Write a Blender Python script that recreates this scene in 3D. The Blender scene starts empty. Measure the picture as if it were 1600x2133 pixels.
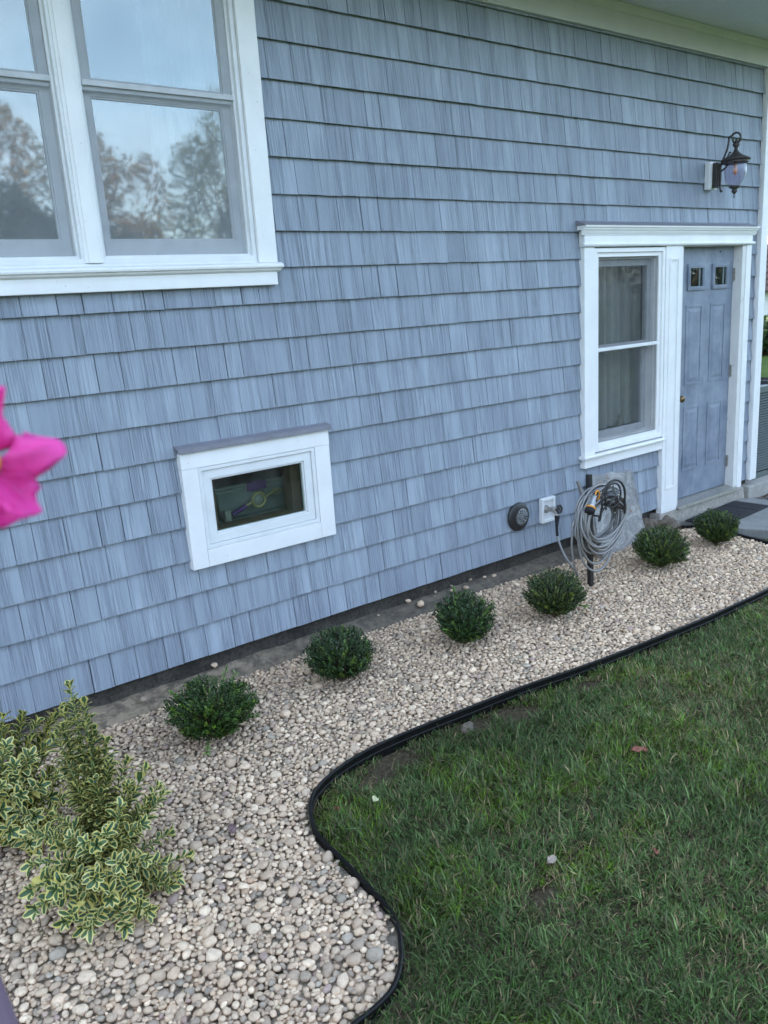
import bpy, bmesh, math, random
import numpy as np
from mathutils import Vector, Matrix, Euler, noise

random.seed(7)
rng = np.random.default_rng(7)
scene = bpy.context.scene
COL = scene.collection

# ------------------------------------------------------------------ camera
CAM_LOC = Vector((0.0, -3.7725, 1.7215))
AX_R = Vector((0.79222438, -0.60689519, -0.06370835))
AX_U = Vector((0.19834872, 0.15736524, 0.96741613))
AX_F = Vector((0.57709472, 0.77904712, -0.24504547))
cam = bpy.data.cameras.new('camera')
cam.sensor_fit = 'VERTICAL'
cam.sensor_height = 36.0
cam.sensor_width = 27.0
cam.lens = 1684.93 / 2133.0 * 36.0
cam.clip_start = 0.05
cam.clip_end = 600.0
cam.dof.use_dof = True
cam.dof.focus_distance = 4.0
cam.dof.aperture_fstop = 6.5
cam_ob = bpy.data.objects.new('camera', cam)
COL.objects.link(cam_ob)
M = Matrix((AX_R, AX_U, -AX_F)).transposed().to_4x4()
M.translation = CAM_LOC
cam_ob.matrix_world = M
scene.camera = cam_ob

# ------------------------------------------------------------------ sky, sun, exposure
SUN_EL, SUN_AZ = 25.0, -24.0      # the sun stands behind the house: azimuth measured from +y towards +x
world = bpy.data.worlds.new('World')
scene.world = world
world.use_nodes = True
wn, wl = world.node_tree.nodes, world.node_tree.links
wn.clear()
sky = wn.new('ShaderNodeTexSky')
sky.sky_type = 'NISHITA'
sky.sun_disc = False
sky.sun_elevation = math.radians(SUN_EL)
sky.sun_rotation = math.radians(SUN_AZ)
sky.air_density = 1.0
sky.dust_density = 1.6
sky.ozone_density = 1.2
tc = wn.new('ShaderNodeTexCoord')
mp = wn.new('ShaderNodeMapping'); mp.inputs['Scale'].default_value = (1.0, 1.0, 2.2)
nz = wn.new('ShaderNodeTexNoise'); nz.inputs['Scale'].default_value = 2.3
nz.inputs['Detail'].default_value = 7; nz.inputs['Roughness'].default_value = 0.6
rp = wn.new('ShaderNodeValToRGB')
rp.color_ramp.elements[0].position = 0.42; rp.color_ramp.elements[1].position = 0.66
rp.color_ramp.elements[0].color = (0.10, 0.10, 0.10, 1); rp.color_ramp.elements[1].color = (0.85, 0.85, 0.85, 1)
mx = wn.new('ShaderNodeMix'); mx.data_type = 'RGBA'
mx.inputs['B'].default_value = (5.2, 6.2, 7.6, 1)
bg = wn.new('ShaderNodeBackground'); bg.inputs['Strength'].default_value = 0.1
wo = wn.new('ShaderNodeOutputWorld')
wl.new(tc.outputs['Generated'], mp.inputs['Vector']); wl.new(mp.outputs['Vector'], nz.inputs['Vector'])
wl.new(nz.outputs['Fac'], rp.inputs['Fac']); wl.new(rp.outputs['Color'], mx.inputs['Factor'])
wl.new(sky.outputs['Color'], mx.inputs['A']); wl.new(mx.outputs['Result'], bg.inputs['Color'])
wl.new(bg.outputs['Background'], wo.inputs['Surface'])

sun = bpy.data.lights.new('sun', 'SUN')
sun.energy = 2.2
sun.angle = math.radians(0.53)
sun.color = (1.0, 0.93, 0.83)
sun_ob = bpy.data.objects.new('sun', sun)
COL.objects.link(sun_ob)
e, a = math.radians(SUN_EL), math.radians(SUN_AZ)
to_sun = Vector((math.sin(a) * math.cos(e), math.cos(a) * math.cos(e), math.sin(e)))
sun_ob.rotation_euler = to_sun.to_track_quat('Z', 'Y').to_euler()
sun_ob.location = (0, 10, 20)

vs = scene.view_settings
vs.view_transform = 'Standard'
vs.look = 'None'
vs.gamma = 1.0
vs.use_curve_mapping = False
vs.exposure = 2.6
scene.cycles.max_bounces = 5
scene.cycles.use_adaptive_sampling = True
scene.cycles.adaptive_threshold = 0.02
scene.cycles.transparent_max_bounces = 10
scene.cycles.caustics_reflective = False
scene.cycles.caustics_refractive = False

# ------------------------------------------------------------------ helpers
WLOC = {}

def place(o, parent, w):
    """put o at world point w under parent (parents are only translated)"""
    w = Vector(w)
    if parent is not None:
        o.parent = parent
        o.location = w - WLOC[parent.name]
    else:
        o.location = w
    WLOC[o.name] = w

def tag(o, label=None, cat=None, group=None, kind=None):
    if label: o['label'] = label
    if cat: o['category'] = cat
    if group: o['group'] = group
    if kind: o['kind'] = kind
    return o

def empty(name, w, parent=None):
    o = bpy.data.objects.new(name, None)
    o.empty_display_size = 0.1
    COL.objects.link(o)
    place(o, parent, w)
    return o

def link_mesh(name, me, w, parent=None):
    o = bpy.data.objects.new(name, me)
    COL.objects.link(o)
    place(o, parent, w)
    return o

class MB:
    """collects shapes in world coordinates, becomes one mesh object"""
    def __init__(self):
        self.v, self.f, self.mi, self.sm = [], [], [], []
    def add(self, vs_, fs_, mi=0, smooth=False):
        n = len(self.v)
        self.v += [tuple(p) for p in vs_]
        for f in fs_:
            self.f.append(tuple(i + n for i in f)); self.mi.append(mi); self.sm.append(smooth)
        return self
    def box(self, x0, x1, y0, y1, z0, z1, mi=0):
        v = [(x0,y0,z0),(x1,y0,z0),(x1,y1,z0),(x0,y1,z0),(x0,y0,z1),(x1,y0,z1),(x1,y1,z1),(x0,y1,z1)]
        return self.add(v, [(0,3,2,1),(4,5,6,7),(0,1,5,4),(1,2,6,5),(2,3,7,6),(3,0,4,7)], mi)
    def obox(self, c, ax, ay, az, mi=0):
        """box about c with half-axis vectors"""
        c, ax, ay, az = map(Vector, (c, ax, ay, az))
        v = [c+sx*ax+sy*ay+sz*az for sz in (-1,1) for sx, sy in ((-1,-1),(1,-1),(1,1),(-1,1))]
        return self.add(v, [(0,3,2,1),(4,5,6,7),(0,1,5,4),(1,2,6,5),(2,3,7,6),(3,0,4,7)], mi)
    def frame(self, x0, x1, z0, z1, w, y0, y1, wb=None, wt=None, mi=0):
        """rectangular ring in the xz plane, members of width w (bottom wb, top wt)"""
        wb = w if wb is None else wb; wt = w if wt is None else wt
        o = [(x0,z0),(x1,z0),(x1,z1),(x0,z1)]; i = [(x0+w,z0+wb),(x1-w,z0+wb),(x1-w,z1-wt),(x0+w,z1-wt)]
        v = [(p[0],y0,p[1]) for p in o] + [(p[0],y0,p[1]) for p in i] + [(p[0],y1,p[1]) for p in o] + [(p[0],y1,p[1]) for p in i]
        f = []
        for k in range(4):
            n = (k+1) % 4
            f += [(k,n,4+n,4+k), (8+k,12+k,12+n,8+n), (k,8+k,8+n,n), (4+k,4+n,12+n,12+k)]
        return self.add(v, f, mi)
    def bevel_field(self, x0, x1, z0, z1, yb, yf, s, mi=0):
        """raised field with sloped borders, base at yb, face at yf (yf < yb)"""
        v = [(x0,yb,z0),(x1,yb,z0),(x1,yb,z1),(x0,yb,z1),(x0+s,yf,z0+s),(x1-s,yf,z0+s),(x1-s,yf,z1-s),(x0+s,yf,z1-s)]
        return self.add(v, [(4,5,6,7),(0,1,5,4),(1,2,6,5),(2,3,7,6),(3,0,4,7),(0,3,2,1)], mi)
    def extr_x(self, prof, x0, x1, mi=0):
        """profile of (y,z) points, closed, swept along x"""
        n = len(prof)
        v = [(x0,p[0],p[1]) for p in prof] + [(x1,p[0],p[1]) for p in prof]
        f = [(k,(k+1)%n,n+(k+1)%n,n+k) for k in range(n)]
        f += [tuple(range(n-1,-1,-1)), tuple(range(n,2*n))]
        return self.add(v, f, mi)
    def tube(self, pts, r, seg=8, mi=0, cap=True, closed=False, radii=None):
        pts = [Vector(p) for p in pts]; n = len(pts)
        rings = []; prev = None
        for i, p in enumerate(pts):
            if closed: t = pts[(i+1) % n] - pts[i-1]
            else: t = pts[min(i+1,n-1)] - pts[max(i-1,0)]
            t.normalize()
            if prev is None:
                u = t.orthogonal().normalized()
            else:
                u = prev - t * prev.dot(t)
                u = u.normalized() if u.length > 1e-6 else t.orthogonal().normalized()
            prev = u; w = t.cross(u)
            rr = float(radii[i] if radii is not None else r)
            rings.append([p + rr*(math.cos(q)*u + math.sin(q)*w) for q in [2*math.pi*k/seg for k in range(seg)]])
        v = [q for rg in rings for q in rg]; f = []
        for i in range(n if closed else n-1):
            j = (i+1) % n
            for k in range(seg):
                f.append((i*seg+k, i*seg+(k+1)%seg, j*seg+(k+1)%seg, j*seg+k))
        self.add(v, f, mi, True)
        if cap and not closed:
            self.add(rings[0], [tuple(range(seg-1,-1,-1))], mi)
            self.add(rings[-1], [tuple(range(seg))], mi)
        return self
    def lathe(self, prof, c, axis=(0,0,1), seg=20, mi=0, smooth=True):
        """prof of (radius, height along axis) about point c"""
        c = Vector(c); t = Vector(axis).normalized(); u = t.orthogonal().normalized(); w = t.cross(u)
        v = []
        for r, h in prof:
            for k in range(seg):
                q = 2*math.pi*k/seg
                v.append(c + t*h + max(r,1e-4)*(math.cos(q)*u + math.sin(q)*w))
        f = []
        for i in range(len(prof)-1):
            for k in range(seg):
                f.append((i*seg+k, i*seg+(k+1)%seg, (i+1)*seg+(k+1)%seg, (i+1)*seg+k))
        f += [tuple(range(seg-1,-1,-1)), tuple(range((len(prof)-1)*seg, len(prof)*seg))]
        self.add(v, f, mi, smooth); self.sm[-1] = self.sm[-2] = False
        return self
    def build(self, name, mat, parent=None, bevel=0.0, origin=None):
        a_ = np.array(self.v, dtype=float)
        c = Vector(((a_.min(0) + a_.max(0)) / 2)) if origin is None else Vector(origin)
        me = bpy.data.meshes.new(name)
        me.from_pydata([tuple(Vector(p) - c) for p in self.v], [], self.f)
        mats = mat if isinstance(mat, (list, tuple)) else [mat]
        for m in mats: me.materials.append(m)
        me.polygons.foreach_set('material_index', self.mi)
        me.polygons.foreach_set('use_smooth', self.sm)
        me.update()
        bm = bmesh.new(); bm.from_mesh(me)
        bmesh.ops.recalc_face_normals(bm, faces=bm.faces); bm.to_mesh(me); bm.free()
        o = link_mesh(name, me, c, parent)
        if bevel > 0:
            b = o.modifiers.new('bevel', 'BEVEL'); b.width = bevel; b.segments = 2; b.limit_method = 'ANGLE'
            b.angle_limit = math.radians(50)
        return o

def np_mesh(name, verts, faces, mats, attrs=(), mat_idx=None, smooth=True):
    """faces: (M,k) array. attrs: (name, type, domain, data)"""
    me = bpy.data.meshes.new(name)
    nv, (nf, k) = len(verts), faces.shape
    me.vertices.add(nv); me.vertices.foreach_set('co', np.ascontiguousarray(verts, dtype=np.float32).ravel())
    me.loops.add(nf*k); me.loops.foreach_set('vertex_index', np.ascontiguousarray(faces, dtype=np.int32).ravel())
    me.polygons.add(nf)
    me.polygons.foreach_set('loop_start', np.arange(0, nf*k, k, dtype=np.int32))
    try: me.polygons.foreach_set('loop_total', np.full(nf, k, dtype=np.int32))
    except Exception: pass
    me.update(calc_edges=True)
    me.polygons.foreach_set('use_smooth', np.full(nf, smooth))
    for m in mats: me.materials.append(m)
    if mat_idx is not None: me.polygons.foreach_set('material_index', np.asarray(mat_idx, dtype=np.int32))
    for n_, ty, dom, data in attrs:
        at = me.attributes.new(n_, ty, dom)
        at.data.foreach_set('color' if 'COLOR' in ty else 'value', np.ascontiguousarray(data, dtype=np.float32).ravel())
    me.validate(); me.update()
    return me

# ---- materials
class NT:
    def __init__(self, name):
        self.m = bpy.data.materials.new(name); self.m.use_nodes = True
        self.t = self.m.node_tree; self.n = self.t.nodes; self.b = self.n['Principled BSDF']
        self.out = self.n['Material Output']
    def new(self, ty, **kw):
        n = self.n.new(ty)
        for k, v in kw.items():
            if k in n.inputs: n.inputs[k].default_value = v
            else: setattr(n, k, v)
        return n
    def link(self, a_, b_): self.t.links.new(a_, b_)
    def pos(self, scale=(1,1,1), obj=False):
        if obj: src = self.new('ShaderNodeTexCoord').outputs['Object']
        else: src = self.new('ShaderNodeNewGeometry').outputs['Position']
        m = self.new('ShaderNodeMapping'); m.inputs['Scale'].default_value = scale
        self.link(src, m.inputs['Vector']); return m.outputs['Vector']
    def noise(self, vec, scale, detail=4, rough=0.55, dist=0.0):
        n = self.new('ShaderNodeTexNoise'); n.inputs['Scale'].default_value = scale
        n.inputs['Detail'].default_value = detail; n.inputs['Roughness'].default_value = rough
        n.inputs['Distortion'].default_value = dist
        self.link(vec, n.inputs['Vector']); return n.outputs['Fac']
    def ramp(self, fac, stops):
        r = self.new('ShaderNodeValToRGB'); el = r.color_ramp.elements
        while len(el) < len(stops): el.new(0.5)
        for e_, (p, c) in zip(el, stops):
            e_.position = p; e_.color = (*c, 1) if len(c) == 3 else c
        self.link(fac, r.inputs['Fac']); return r.outputs['Color']
    def mix(self, fac, a_, b_, blend='MIX'):
        m = self.new('ShaderNodeMix'); m.data_type = 'RGBA'; m.blend_type = blend
        for s, v in (('Factor', fac), ('A', a_), ('B', b_)):
            if isinstance(v, (int, float)): m.inputs[s].default_value = v
            elif isinstance(v, tuple): m.inputs[s].default_value = (*v, 1) if len(v) == 3 else v
            else: self.link(v, m.inputs[s])
        return m.outputs['Result']
    def math(self, op, a_, b_=0.0):
        m = self.new('ShaderNodeMath'); m.operation = op
        for i, v in enumerate((a_, b_)):
            if isinstance(v, (int, float)): m.inputs[i].default_value = v
            else: self.link(v, m.inputs[i])
        return m.outputs[0]
    def bump(self, h, strength=0.3, dist=0.01):
        b = self.new('ShaderNodeBump'); b.inputs['Strength'].default_value = strength
        b.inputs['Distance'].default_value = dist
        self.link(h, b.inputs['Height']); self.link(b.outputs['Normal'], self.b.inputs['Normal'])
    def color(self, c):
        if isinstance(c, tuple): self.b.inputs['Base Color'].default_value = (*c, 1)
        else: self.link(c, self.b.inputs['Base Color'])
    def rough(self, r, spec=None, metal=None):
        if isinstance(r, (int, float)): self.b.inputs['Roughness'].default_value = r
        else: self.link(r, self.b.inputs['Roughness'])
        if spec is not None: self.b.inputs['Specular IOR Level'].default_value = spec
        if metal is not None: self.b.inputs['Metallic'].default_value = metal

MAT = {}

def simple(name, c, rough=0.5, spec=0.5, metal=0.0, vary=0.12, scale=30, bump=0.0, trans=0.0):
    t = NT(name); p = t.pos()
    n = t.noise(p, scale)
    lo = tuple(x*(1-vary) for x in c); hi = tuple(min(1, x*(1+vary)) for x in c)
    t.color(t.ramp(n, [(0.3, lo), (0.7, hi)])); t.rough(rough, spec, metal)
    if bump: t.bump(t.noise(p, scale*3), bump, 0.004)
    if trans: t.b.inputs['Subsurface Weight'].default_value = 0
    MAT[name] = t.m
    return t

# siding: moulded vinyl shakes, vertical wood grain in relief
t = NT('siding')
at = t.new('ShaderNodeAttribute', attribute_name='tab')
p = t.pos()
off = t.new('ShaderNodeCombineXYZ')
t.link(t.math('MULTIPLY', at.outputs['Fac'], 37.0), off.inputs['X']); t.link(t.math('MULTIPLY', at.outputs['Fac'], 11.0), off.inputs['Z'])
va = t.new('ShaderNodeVectorMath'); va.operation = 'ADD'; t.link(p, va.inputs[0]); t.link(off.outputs[0], va.inputs[1])
def mapped(scale):
    m = t.new('ShaderNodeMapping'); m.inputs['Scale'].default_value = scale; t.link(va.outputs[0], m.inputs['Vector']); return m.outputs['Vector']
grain = t.noise(mapped((170, 1, 2.4)), 1.0, 3, 0.7, 0.6)
fine = t.noise(mapped((420, 1, 9)), 1.0, 2, 0.5, 0.3)
blot = t.noise(mapped((14, 1, 3.0)), 1.0, 3, 0.5)
groove = t.ramp(grain, [(0.34, (0, 0, 0)), (0.56, (1, 1, 1))])
band = t.ramp(t.noise(mapped((16, 1, 0.7)), 1.0, 2, 0.5), [(0.34, (0.18, 0.18, 0.18)), (0.62, (1, 1, 1))])
gsoft = t.mix(band, (1, 1, 1), groove)
base = t.ramp(blot, [(0.25, (0.290, 0.342, 0.412)), (0.75, (0.402, 0.462, 0.538))])
base = t.mix(t.math('MULTIPLY', at.outputs['Fac'], 0.75), base, (0.266, 0.310, 0.374))
dark = t.mix(0.62, base, (0.085, 0.105, 0.145))
colr = t.mix(gsoft, dark, base)
speck = t.ramp(t.noise(p, 140, 2, 0.4), [(0.77, (0, 0, 0)), (0.8, (1, 1, 1))])
colr = t.mix(t.math('MULTIPLY', speck, 0.25), colr, (0.5, 0.53, 0.58))
wide = t.ramp(t.noise(p, 0.9, 4, 0.6), [(0.3, (0.90, 0.90, 0.91)), (0.7, (1.05, 1.05, 1.04))])
colr = t.mix(1.0, colr, wide, 'MULTIPLY')
t.color(colr); t.rough(0.62, 0.35)
hgt = t.math('ADD', t.math('MULTIPLY', gsoft, 1.0), t.math('MULTIPLY', fine, 0.35))
t.bump(hgt, 0.8, 0.004)
MAT['siding'] = t.m

t = NT('white_trim')
p = t.pos()
g = t.noise(p, 5, 5, 0.6)
c0 = t.ramp(g, [(0.25, (0.74, 0.75, 0.75)), (0.7, (0.83, 0.84, 0.84))])
sp = t.ramp(t.noise(p, 55, 2, 0.5), [(0.735, (0, 0, 0)), (0.77, (1, 1, 1))])
c0 = t.mix(t.math('MULTIPLY', sp, 0.45), c0, (0.33, 0.31, 0.28))
t.color(c0); t.rough(0.45, 0.4)
MAT['white_trim'] = t.m

simple('sheathing', (0.13, 0.155, 0.20), 0.8, 0.2)
simple('sash_vinyl', (0.50, 0.52, 0.54), 0.5, 0.4, vary=0.10, scale=12)
simple('white_vinyl', (0.72, 0.74, 0.75), 0.4, 0.5, vary=0.05, scale=10)
simple('grey_flashing', (0.20, 0.20, 0.235), 0.4, 0.5, vary=0.1, scale=14)
simple('frieze_paint', (0.54, 0.55, 0.55), 0.55, 0.35, vary=0.05, scale=4)
simple('soffit_vinyl', (0.72, 0.74, 0.80), 0.55, 0.35, vary=0.04, scale=5)
simple('roof_shingle', (0.09, 0.085, 0.085), 0.9, 0.2, vary=0.3, scale=40)
simple('room_plaster', (0.42, 0.40, 0.37), 0.9, 0.2, vary=0.06, scale=3)
simple('room_wood', (0.30, 0.20, 0.12), 0.7, 0.3, vary=0.15, scale=9)
simple('reveal_wood', (0.13, 0.09, 0.06), 0.7, 0.3, vary=0.2, scale=12)
simple('black_iron', (0.022, 0.021, 0.022), 0.42, 0.5, vary=0.3, scale=60, bump=0.15)
simple('iron_grey', (0.028, 0.030, 0.034), 0.35, 0.6, metal=0.0, vary=0.2, scale=60)
simple('lantern_bronze', (0.040, 0.034, 0.033), 0.5, 0.5, vary=0.35, scale=70, bump=0.1)
simple('brass_old', (0.20, 0.14, 0.075), 0.34, 0.5, metal=0.9, vary=0.3, scale=60)
simple('rubber', (0.020, 0.021, 0.025), 0.72, 0.3, vary=0.25, scale=45, bump=0.2)
simple('edging_plastic', (0.007, 0.007, 0.007), 0.45, 0.22, vary=0.4, scale=25)
simple('orange_plastic', (0.70, 0.30, 0.05), 0.4, 0.5, vary=0.1)
simple('chrome_grey', (0.42, 0.44, 0.47), 0.3, 0.5, metal=0.6, vary=0.1)
simple('galvanised', (0.40, 0.39, 0.36), 0.4, 0.5, metal=0.7, vary=0.25, scale=50)
simple('bark', (0.11, 0.085, 0.06), 0.9, 0.2, vary=0.3, scale=60)
simple('weathered_wood', (0.24, 0.23, 0.215), 0.9, 0.2, vary=0.2, scale=60)
simple('green_stem', (0.15, 0.20, 0.07), 0.6, 0.3, vary=0.2, scale=60)
simple('curtain_cloth', (0.50, 0.50, 0.47), 0.95, 0.1, vary=0.06, scale=25)
simple('sheer_cloth', (0.85, 0.86, 0.84), 0.95, 0.1, vary=0.04, scale=25)
simple('bin_plastic', (0.20, 0.235, 0.235), 0.35, 0.5, vary=0.06, scale=12)
simple('purple_plastic', (0.10, 0.03, 0.20), 0.4, 0.5, vary=0.1)
simple('gold_plastic', (0.42, 0.36, 0.16), 0.3, 0.5, metal=0.4, vary=0.15, scale=70)
simple('cream_plastic', (0.30, 0.30, 0.25), 0.4, 0.5, vary=0.1)
simple('rail_paint', (0.105, 0.072, 0.098), 0.5, 0.4, vary=0.08, scale=8)
simple('terracotta', (0.33, 0.15, 0.09), 0.8, 0.3, vary=0.15, scale=20)
simple('ac_metal', (0.10, 0.125, 0.125), 0.5, 0.4, vary=0.12, scale=14)
simple('ac_dark', (0.02, 0.022, 0.022), 0.8, 0.2)
simple('neighbour_white', (0.70, 0.70, 0.68), 0.8, 0.2, vary=0.08, scale=1.5)
simple('dark_gap', (0.02, 0.02, 0.022), 0.9, 0.1)
simple('sunflower_bulb', (0.75, 0.30, 0.16), 0.3, 0.5)
simple('dead_leaf_red', (0.26, 0.10, 0.07), 0.7, 0.3, vary=0.3, scale=80)
simple('dead_leaf_pale', (0.36, 0.29, 0.24), 0.7, 0.3, vary=0.2, scale=80)
simple('dead_leaf_yellow', (0.50, 0.50, 0.30), 0.7, 0.3, vary=0.2, scale=80)
simple('dead_leaf_mauve', (0.20, 0.13, 0.13), 0.7, 0.3, vary=0.2, scale=80)
simple('rock_brown', (0.15, 0.125, 0.10), 0.9, 0.2, vary=0.5, scale=22, bump=0.8)

# concrete with stains
def concrete(name, lo, hi, stain, amount, scale=6, bumps=0.4):
    t = NT(name); p = t.pos()
    n1 = t.noise(p, scale, 8, 0.65); n2 = t.noise(p, scale*9, 5, 0.6)
    c = t.ramp(n1, [(0.3, lo), (0.7, hi)])
    c = t.mix(t.math('MULTIPLY', t.ramp(n2, [(0.42, (0, 0, 0)), (0.62, (1, 1, 1))]), amount), c, stain)
    t.color(c); t.rough(0.9, 0.2)
    t.bump(t.math('ADD', n1, t.math('MULTIPLY', n2, 0.5)), bumps, 0.012)
    MAT[name] = t.m
concrete('foundation_concrete', (0.045, 0.042, 0.038), (0.11, 0.10, 0.088), (0.03, 0.029, 0.027), 0.6, 6)  # whole tone darkened to paint in the shadow below the siding
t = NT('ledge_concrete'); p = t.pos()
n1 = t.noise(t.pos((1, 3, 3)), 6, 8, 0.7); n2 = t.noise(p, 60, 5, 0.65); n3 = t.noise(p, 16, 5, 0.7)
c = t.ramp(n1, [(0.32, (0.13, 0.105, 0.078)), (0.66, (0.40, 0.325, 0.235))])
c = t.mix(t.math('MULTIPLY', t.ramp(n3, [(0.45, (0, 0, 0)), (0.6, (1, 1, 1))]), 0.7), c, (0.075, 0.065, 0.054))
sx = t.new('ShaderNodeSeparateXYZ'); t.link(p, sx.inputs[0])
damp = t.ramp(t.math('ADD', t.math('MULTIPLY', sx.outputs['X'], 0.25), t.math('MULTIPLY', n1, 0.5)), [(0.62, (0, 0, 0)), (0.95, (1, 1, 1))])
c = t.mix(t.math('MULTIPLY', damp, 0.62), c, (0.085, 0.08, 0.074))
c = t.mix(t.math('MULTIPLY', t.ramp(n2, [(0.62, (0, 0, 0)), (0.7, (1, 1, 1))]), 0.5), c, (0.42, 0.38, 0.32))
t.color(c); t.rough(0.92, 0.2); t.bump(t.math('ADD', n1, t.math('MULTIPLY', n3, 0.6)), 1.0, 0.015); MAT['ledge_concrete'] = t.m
concrete('step_concrete', (0.30, 0.285, 0.255), (0.44, 0.42, 0.38), (0.17, 0.15, 0.125), 0.5, 7)
concrete('bluestone', (0.185, 0.19, 0.185), (0.27, 0.275, 0.265), (0.13, 0.13, 0.125), 0.25, 5, 0.25)
concrete('pad_concrete', (0.30, 0.29, 0.27), (0.42, 0.41, 0.38), (0.2, 0.19, 0.17), 0.3, 6)
concrete('soil', (0.050, 0.036, 0.026), (0.115, 0.083, 0.058), (0.035, 0.028, 0.02), 0.5, 9, 1.0)
concrete('bed_base', (0.34, 0.29, 0.23), (0.52, 0.45, 0.36), (0.16, 0.14, 0.115), 0.5, 30, 1.0)

# flagstone leaning on the wall: grey with pale veins and rust
t = NT('flagstone'); p = t.pos((1, 1, 1.6))
n1 = t.noise(p, 7, 8, 0.7, 1.2); n2 = t.noise(p, 75, 6, 0.75, 0.5); n3 = t.noise(t.pos((1.6, 1, 1.0)), 5.5, 4, 0.6, 2.0)
c = t.ramp(n1, [(0.34, (0.10, 0.105, 0.11)), (0.5, (0.22, 0.22, 0.22)), (0.64, (0.46, 0.455, 0.44))])
c = t.mix(t.math('MULTIPLY', t.ramp(n2, [(0.42, (0, 0, 0)), (0.58, (1, 1, 1))]), 0.6), c, (0.42, 0.43, 0.43))
c = t.mix(t.math('MULTIPLY', t.ramp(n3, [(0.62, (0, 0, 0)), (0.67, (1, 1, 1))]), 0.8), c, (0.30, 0.16, 0.08))
t.color(c); t.rough(0.75, 0.3); t.bump(t.math('ADD', n1, n2), 0.5, 0.01); MAT['flagstone'] = t.m

# painted door: chalky, scuffed
t = NT('door_paint'); p = t.pos()
n1 = t.noise(p, 5, 6, 0.65); n2 = t.noise(t.pos((6, 1, 1.2)), 6, 5, 0.6); n3 = t.noise(p, 38, 3, 0.5)
c = t.ramp(n1, [(0.3, (0.135, 0.168, 0.225)), (0.7, (0.255, 0.298, 0.36))])
c = t.mix(t.math('MULTIPLY', t.ramp(n2, [(0.5, (0, 0, 0)), (0.75, (1, 1, 1))]), 0.4), c, (0.33, 0.36, 0.41))
c = t.mix(t.math('MULTIPLY', t.ramp(n3, [(0.69, (0, 0, 0)), (0.74, (1, 1, 1))]), 0.5), c, (0.09, 0.10, 0.12))
t.color(c); t.rough(0.55, 0.4); t.bump(n2, 0.06, 0.004); MAT['door_paint'] = t.m

# worn jamb paint
t = NT('worn_paint'); p = t.pos((1, 1, 0.45))
n1 = t.noise(p, 26, 6, 0.7)
c = t.ramp(n1, [(0.30, (0.36, 0.34, 0.32)), (0.37, (0.66, 0.66, 0.64)), (0.8, (0.74, 0.74, 0.72))])
t.color(c); t.rough(0.6); t.bump(n1, 0.3, 0.004); MAT['worn_paint'] = t.m

def glass(name, refl, tint, wavy=0.0, rough=0.0, dirt=0.0):
    t = NT(name)
    t.n.remove(t.b)
    tr = t.new('ShaderNodeBsdfTransparent'); tr.inputs['Color'].default_value = (*tint, 1)
    gl = t.new('ShaderNodeBsdfGlossy'); gl.inputs['Roughness'].default_value = rough
    gl.inputs['Color'].default_value = (0.90, 1.0, 0.98, 1)
    fr = t.new('ShaderNodeFresnel'); fr.inputs['IOR'].default_value = 1.5
    fac = t.math('ADD', t.math('MULTIPLY', fr.outputs[0], 1.0 if refl < 0.2 else 1.6), refl)
    bf = t.new('ShaderNodeNewGeometry'); fac = t.math('MULTIPLY', fac, t.math('SUBTRACT', 1.0, bf.outputs['Backfacing']))   # only the outer face mirrors
    if wavy:
        p = t.pos((1.0, 1, 1.0))
        h = t.noise(p, 1.6, 1, 0.4, 0.8)
        b = t.new('ShaderNodeBump'); b.inputs['Strength'].default_value = wavy; b.inputs['Distance'].default_value = 0.05
        t.link(h, b.inputs['Height']); t.link(b.outputs['Normal'], gl.inputs['Normal'])
    mxs = t.new('ShaderNodeMixShader'); t.link(fac, mxs.inputs[0]); t.link(tr.outputs[0], mxs.inputs[1]); t.link(gl.outputs[0], mxs.inputs[2])
    last = mxs.outputs[0]
    if dirt:
        p = t.pos()
        df = t.new('ShaderNodeBsdfDiffuse'); df.inputs['Color'].default_value = (0.55, 0.55, 0.53, 1)
        n = t.ramp(t.noise(p, 4, 6, 0.65), [(0.45, (0, 0, 0)), (0.75, (1, 1, 1))])
        sp = t.ramp(t.noise(p, 90, 2, 0.5), [(0.72, (0, 0, 0)), (0.76, (1, 1, 1))])
        f = t.math('MULTIPLY', t.math('ADD', n, sp), dirt)
        m2 = t.new('ShaderNodeMixShader'); t.link(f, m2.inputs[0]); t.link(last, m2.inputs[1]); t.link(df.outputs[0], m2.inputs[2])
        last = m2.outputs[0]
    t.link(last, t.out.inputs['Surface'])
    MAT[name] = t.m
glass('lowe_glass', 0.31, (0.55, 0.62, 0.62), 0.045, 0.03, 0.03)
glass('clear_glass', 0.035, (0.78, 0.84, 0.80), 0.02, 0.0, 0.05)
glass('dim_glass', 0.0, (0.90, 0.92, 0.92), 0.03, 0.0, 0.02)
glass('lilac_glass', 0.0, (0.84, 0.81, 0.89), 0.0, 0.02)

# fly screen: threads finer than a pixel
def screen(name, cover, c):
    t = NT(name); t.n.remove(t.b)
    tr = t.new('ShaderNodeBsdfTransparent'); df = t.new('ShaderNodeBsdfDiffuse'); df.inputs['Color'].default_value = (*c, 1)
    n = t.ramp(t.noise(t.pos(), 3.5, 5, 0.6), [(0.2, (cover*0.75,)*3), (0.8, (cover*1.2,)*3)])
    m = t.new('ShaderNodeMixShader'); t.link(n, m.inputs[0]); t.link(tr.outputs[0], m.inputs[1]); t.link(df.outputs[0], m.inputs[2])
    t.link(m.outputs[0], t.out.inputs['Surface']); MAT[name] = t.m
screen('fly_screen', 0.22, (0.10, 0.105, 0.11))
screen('fly_screen_pale', 0.19, (0.44, 0.47, 0.50))

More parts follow.
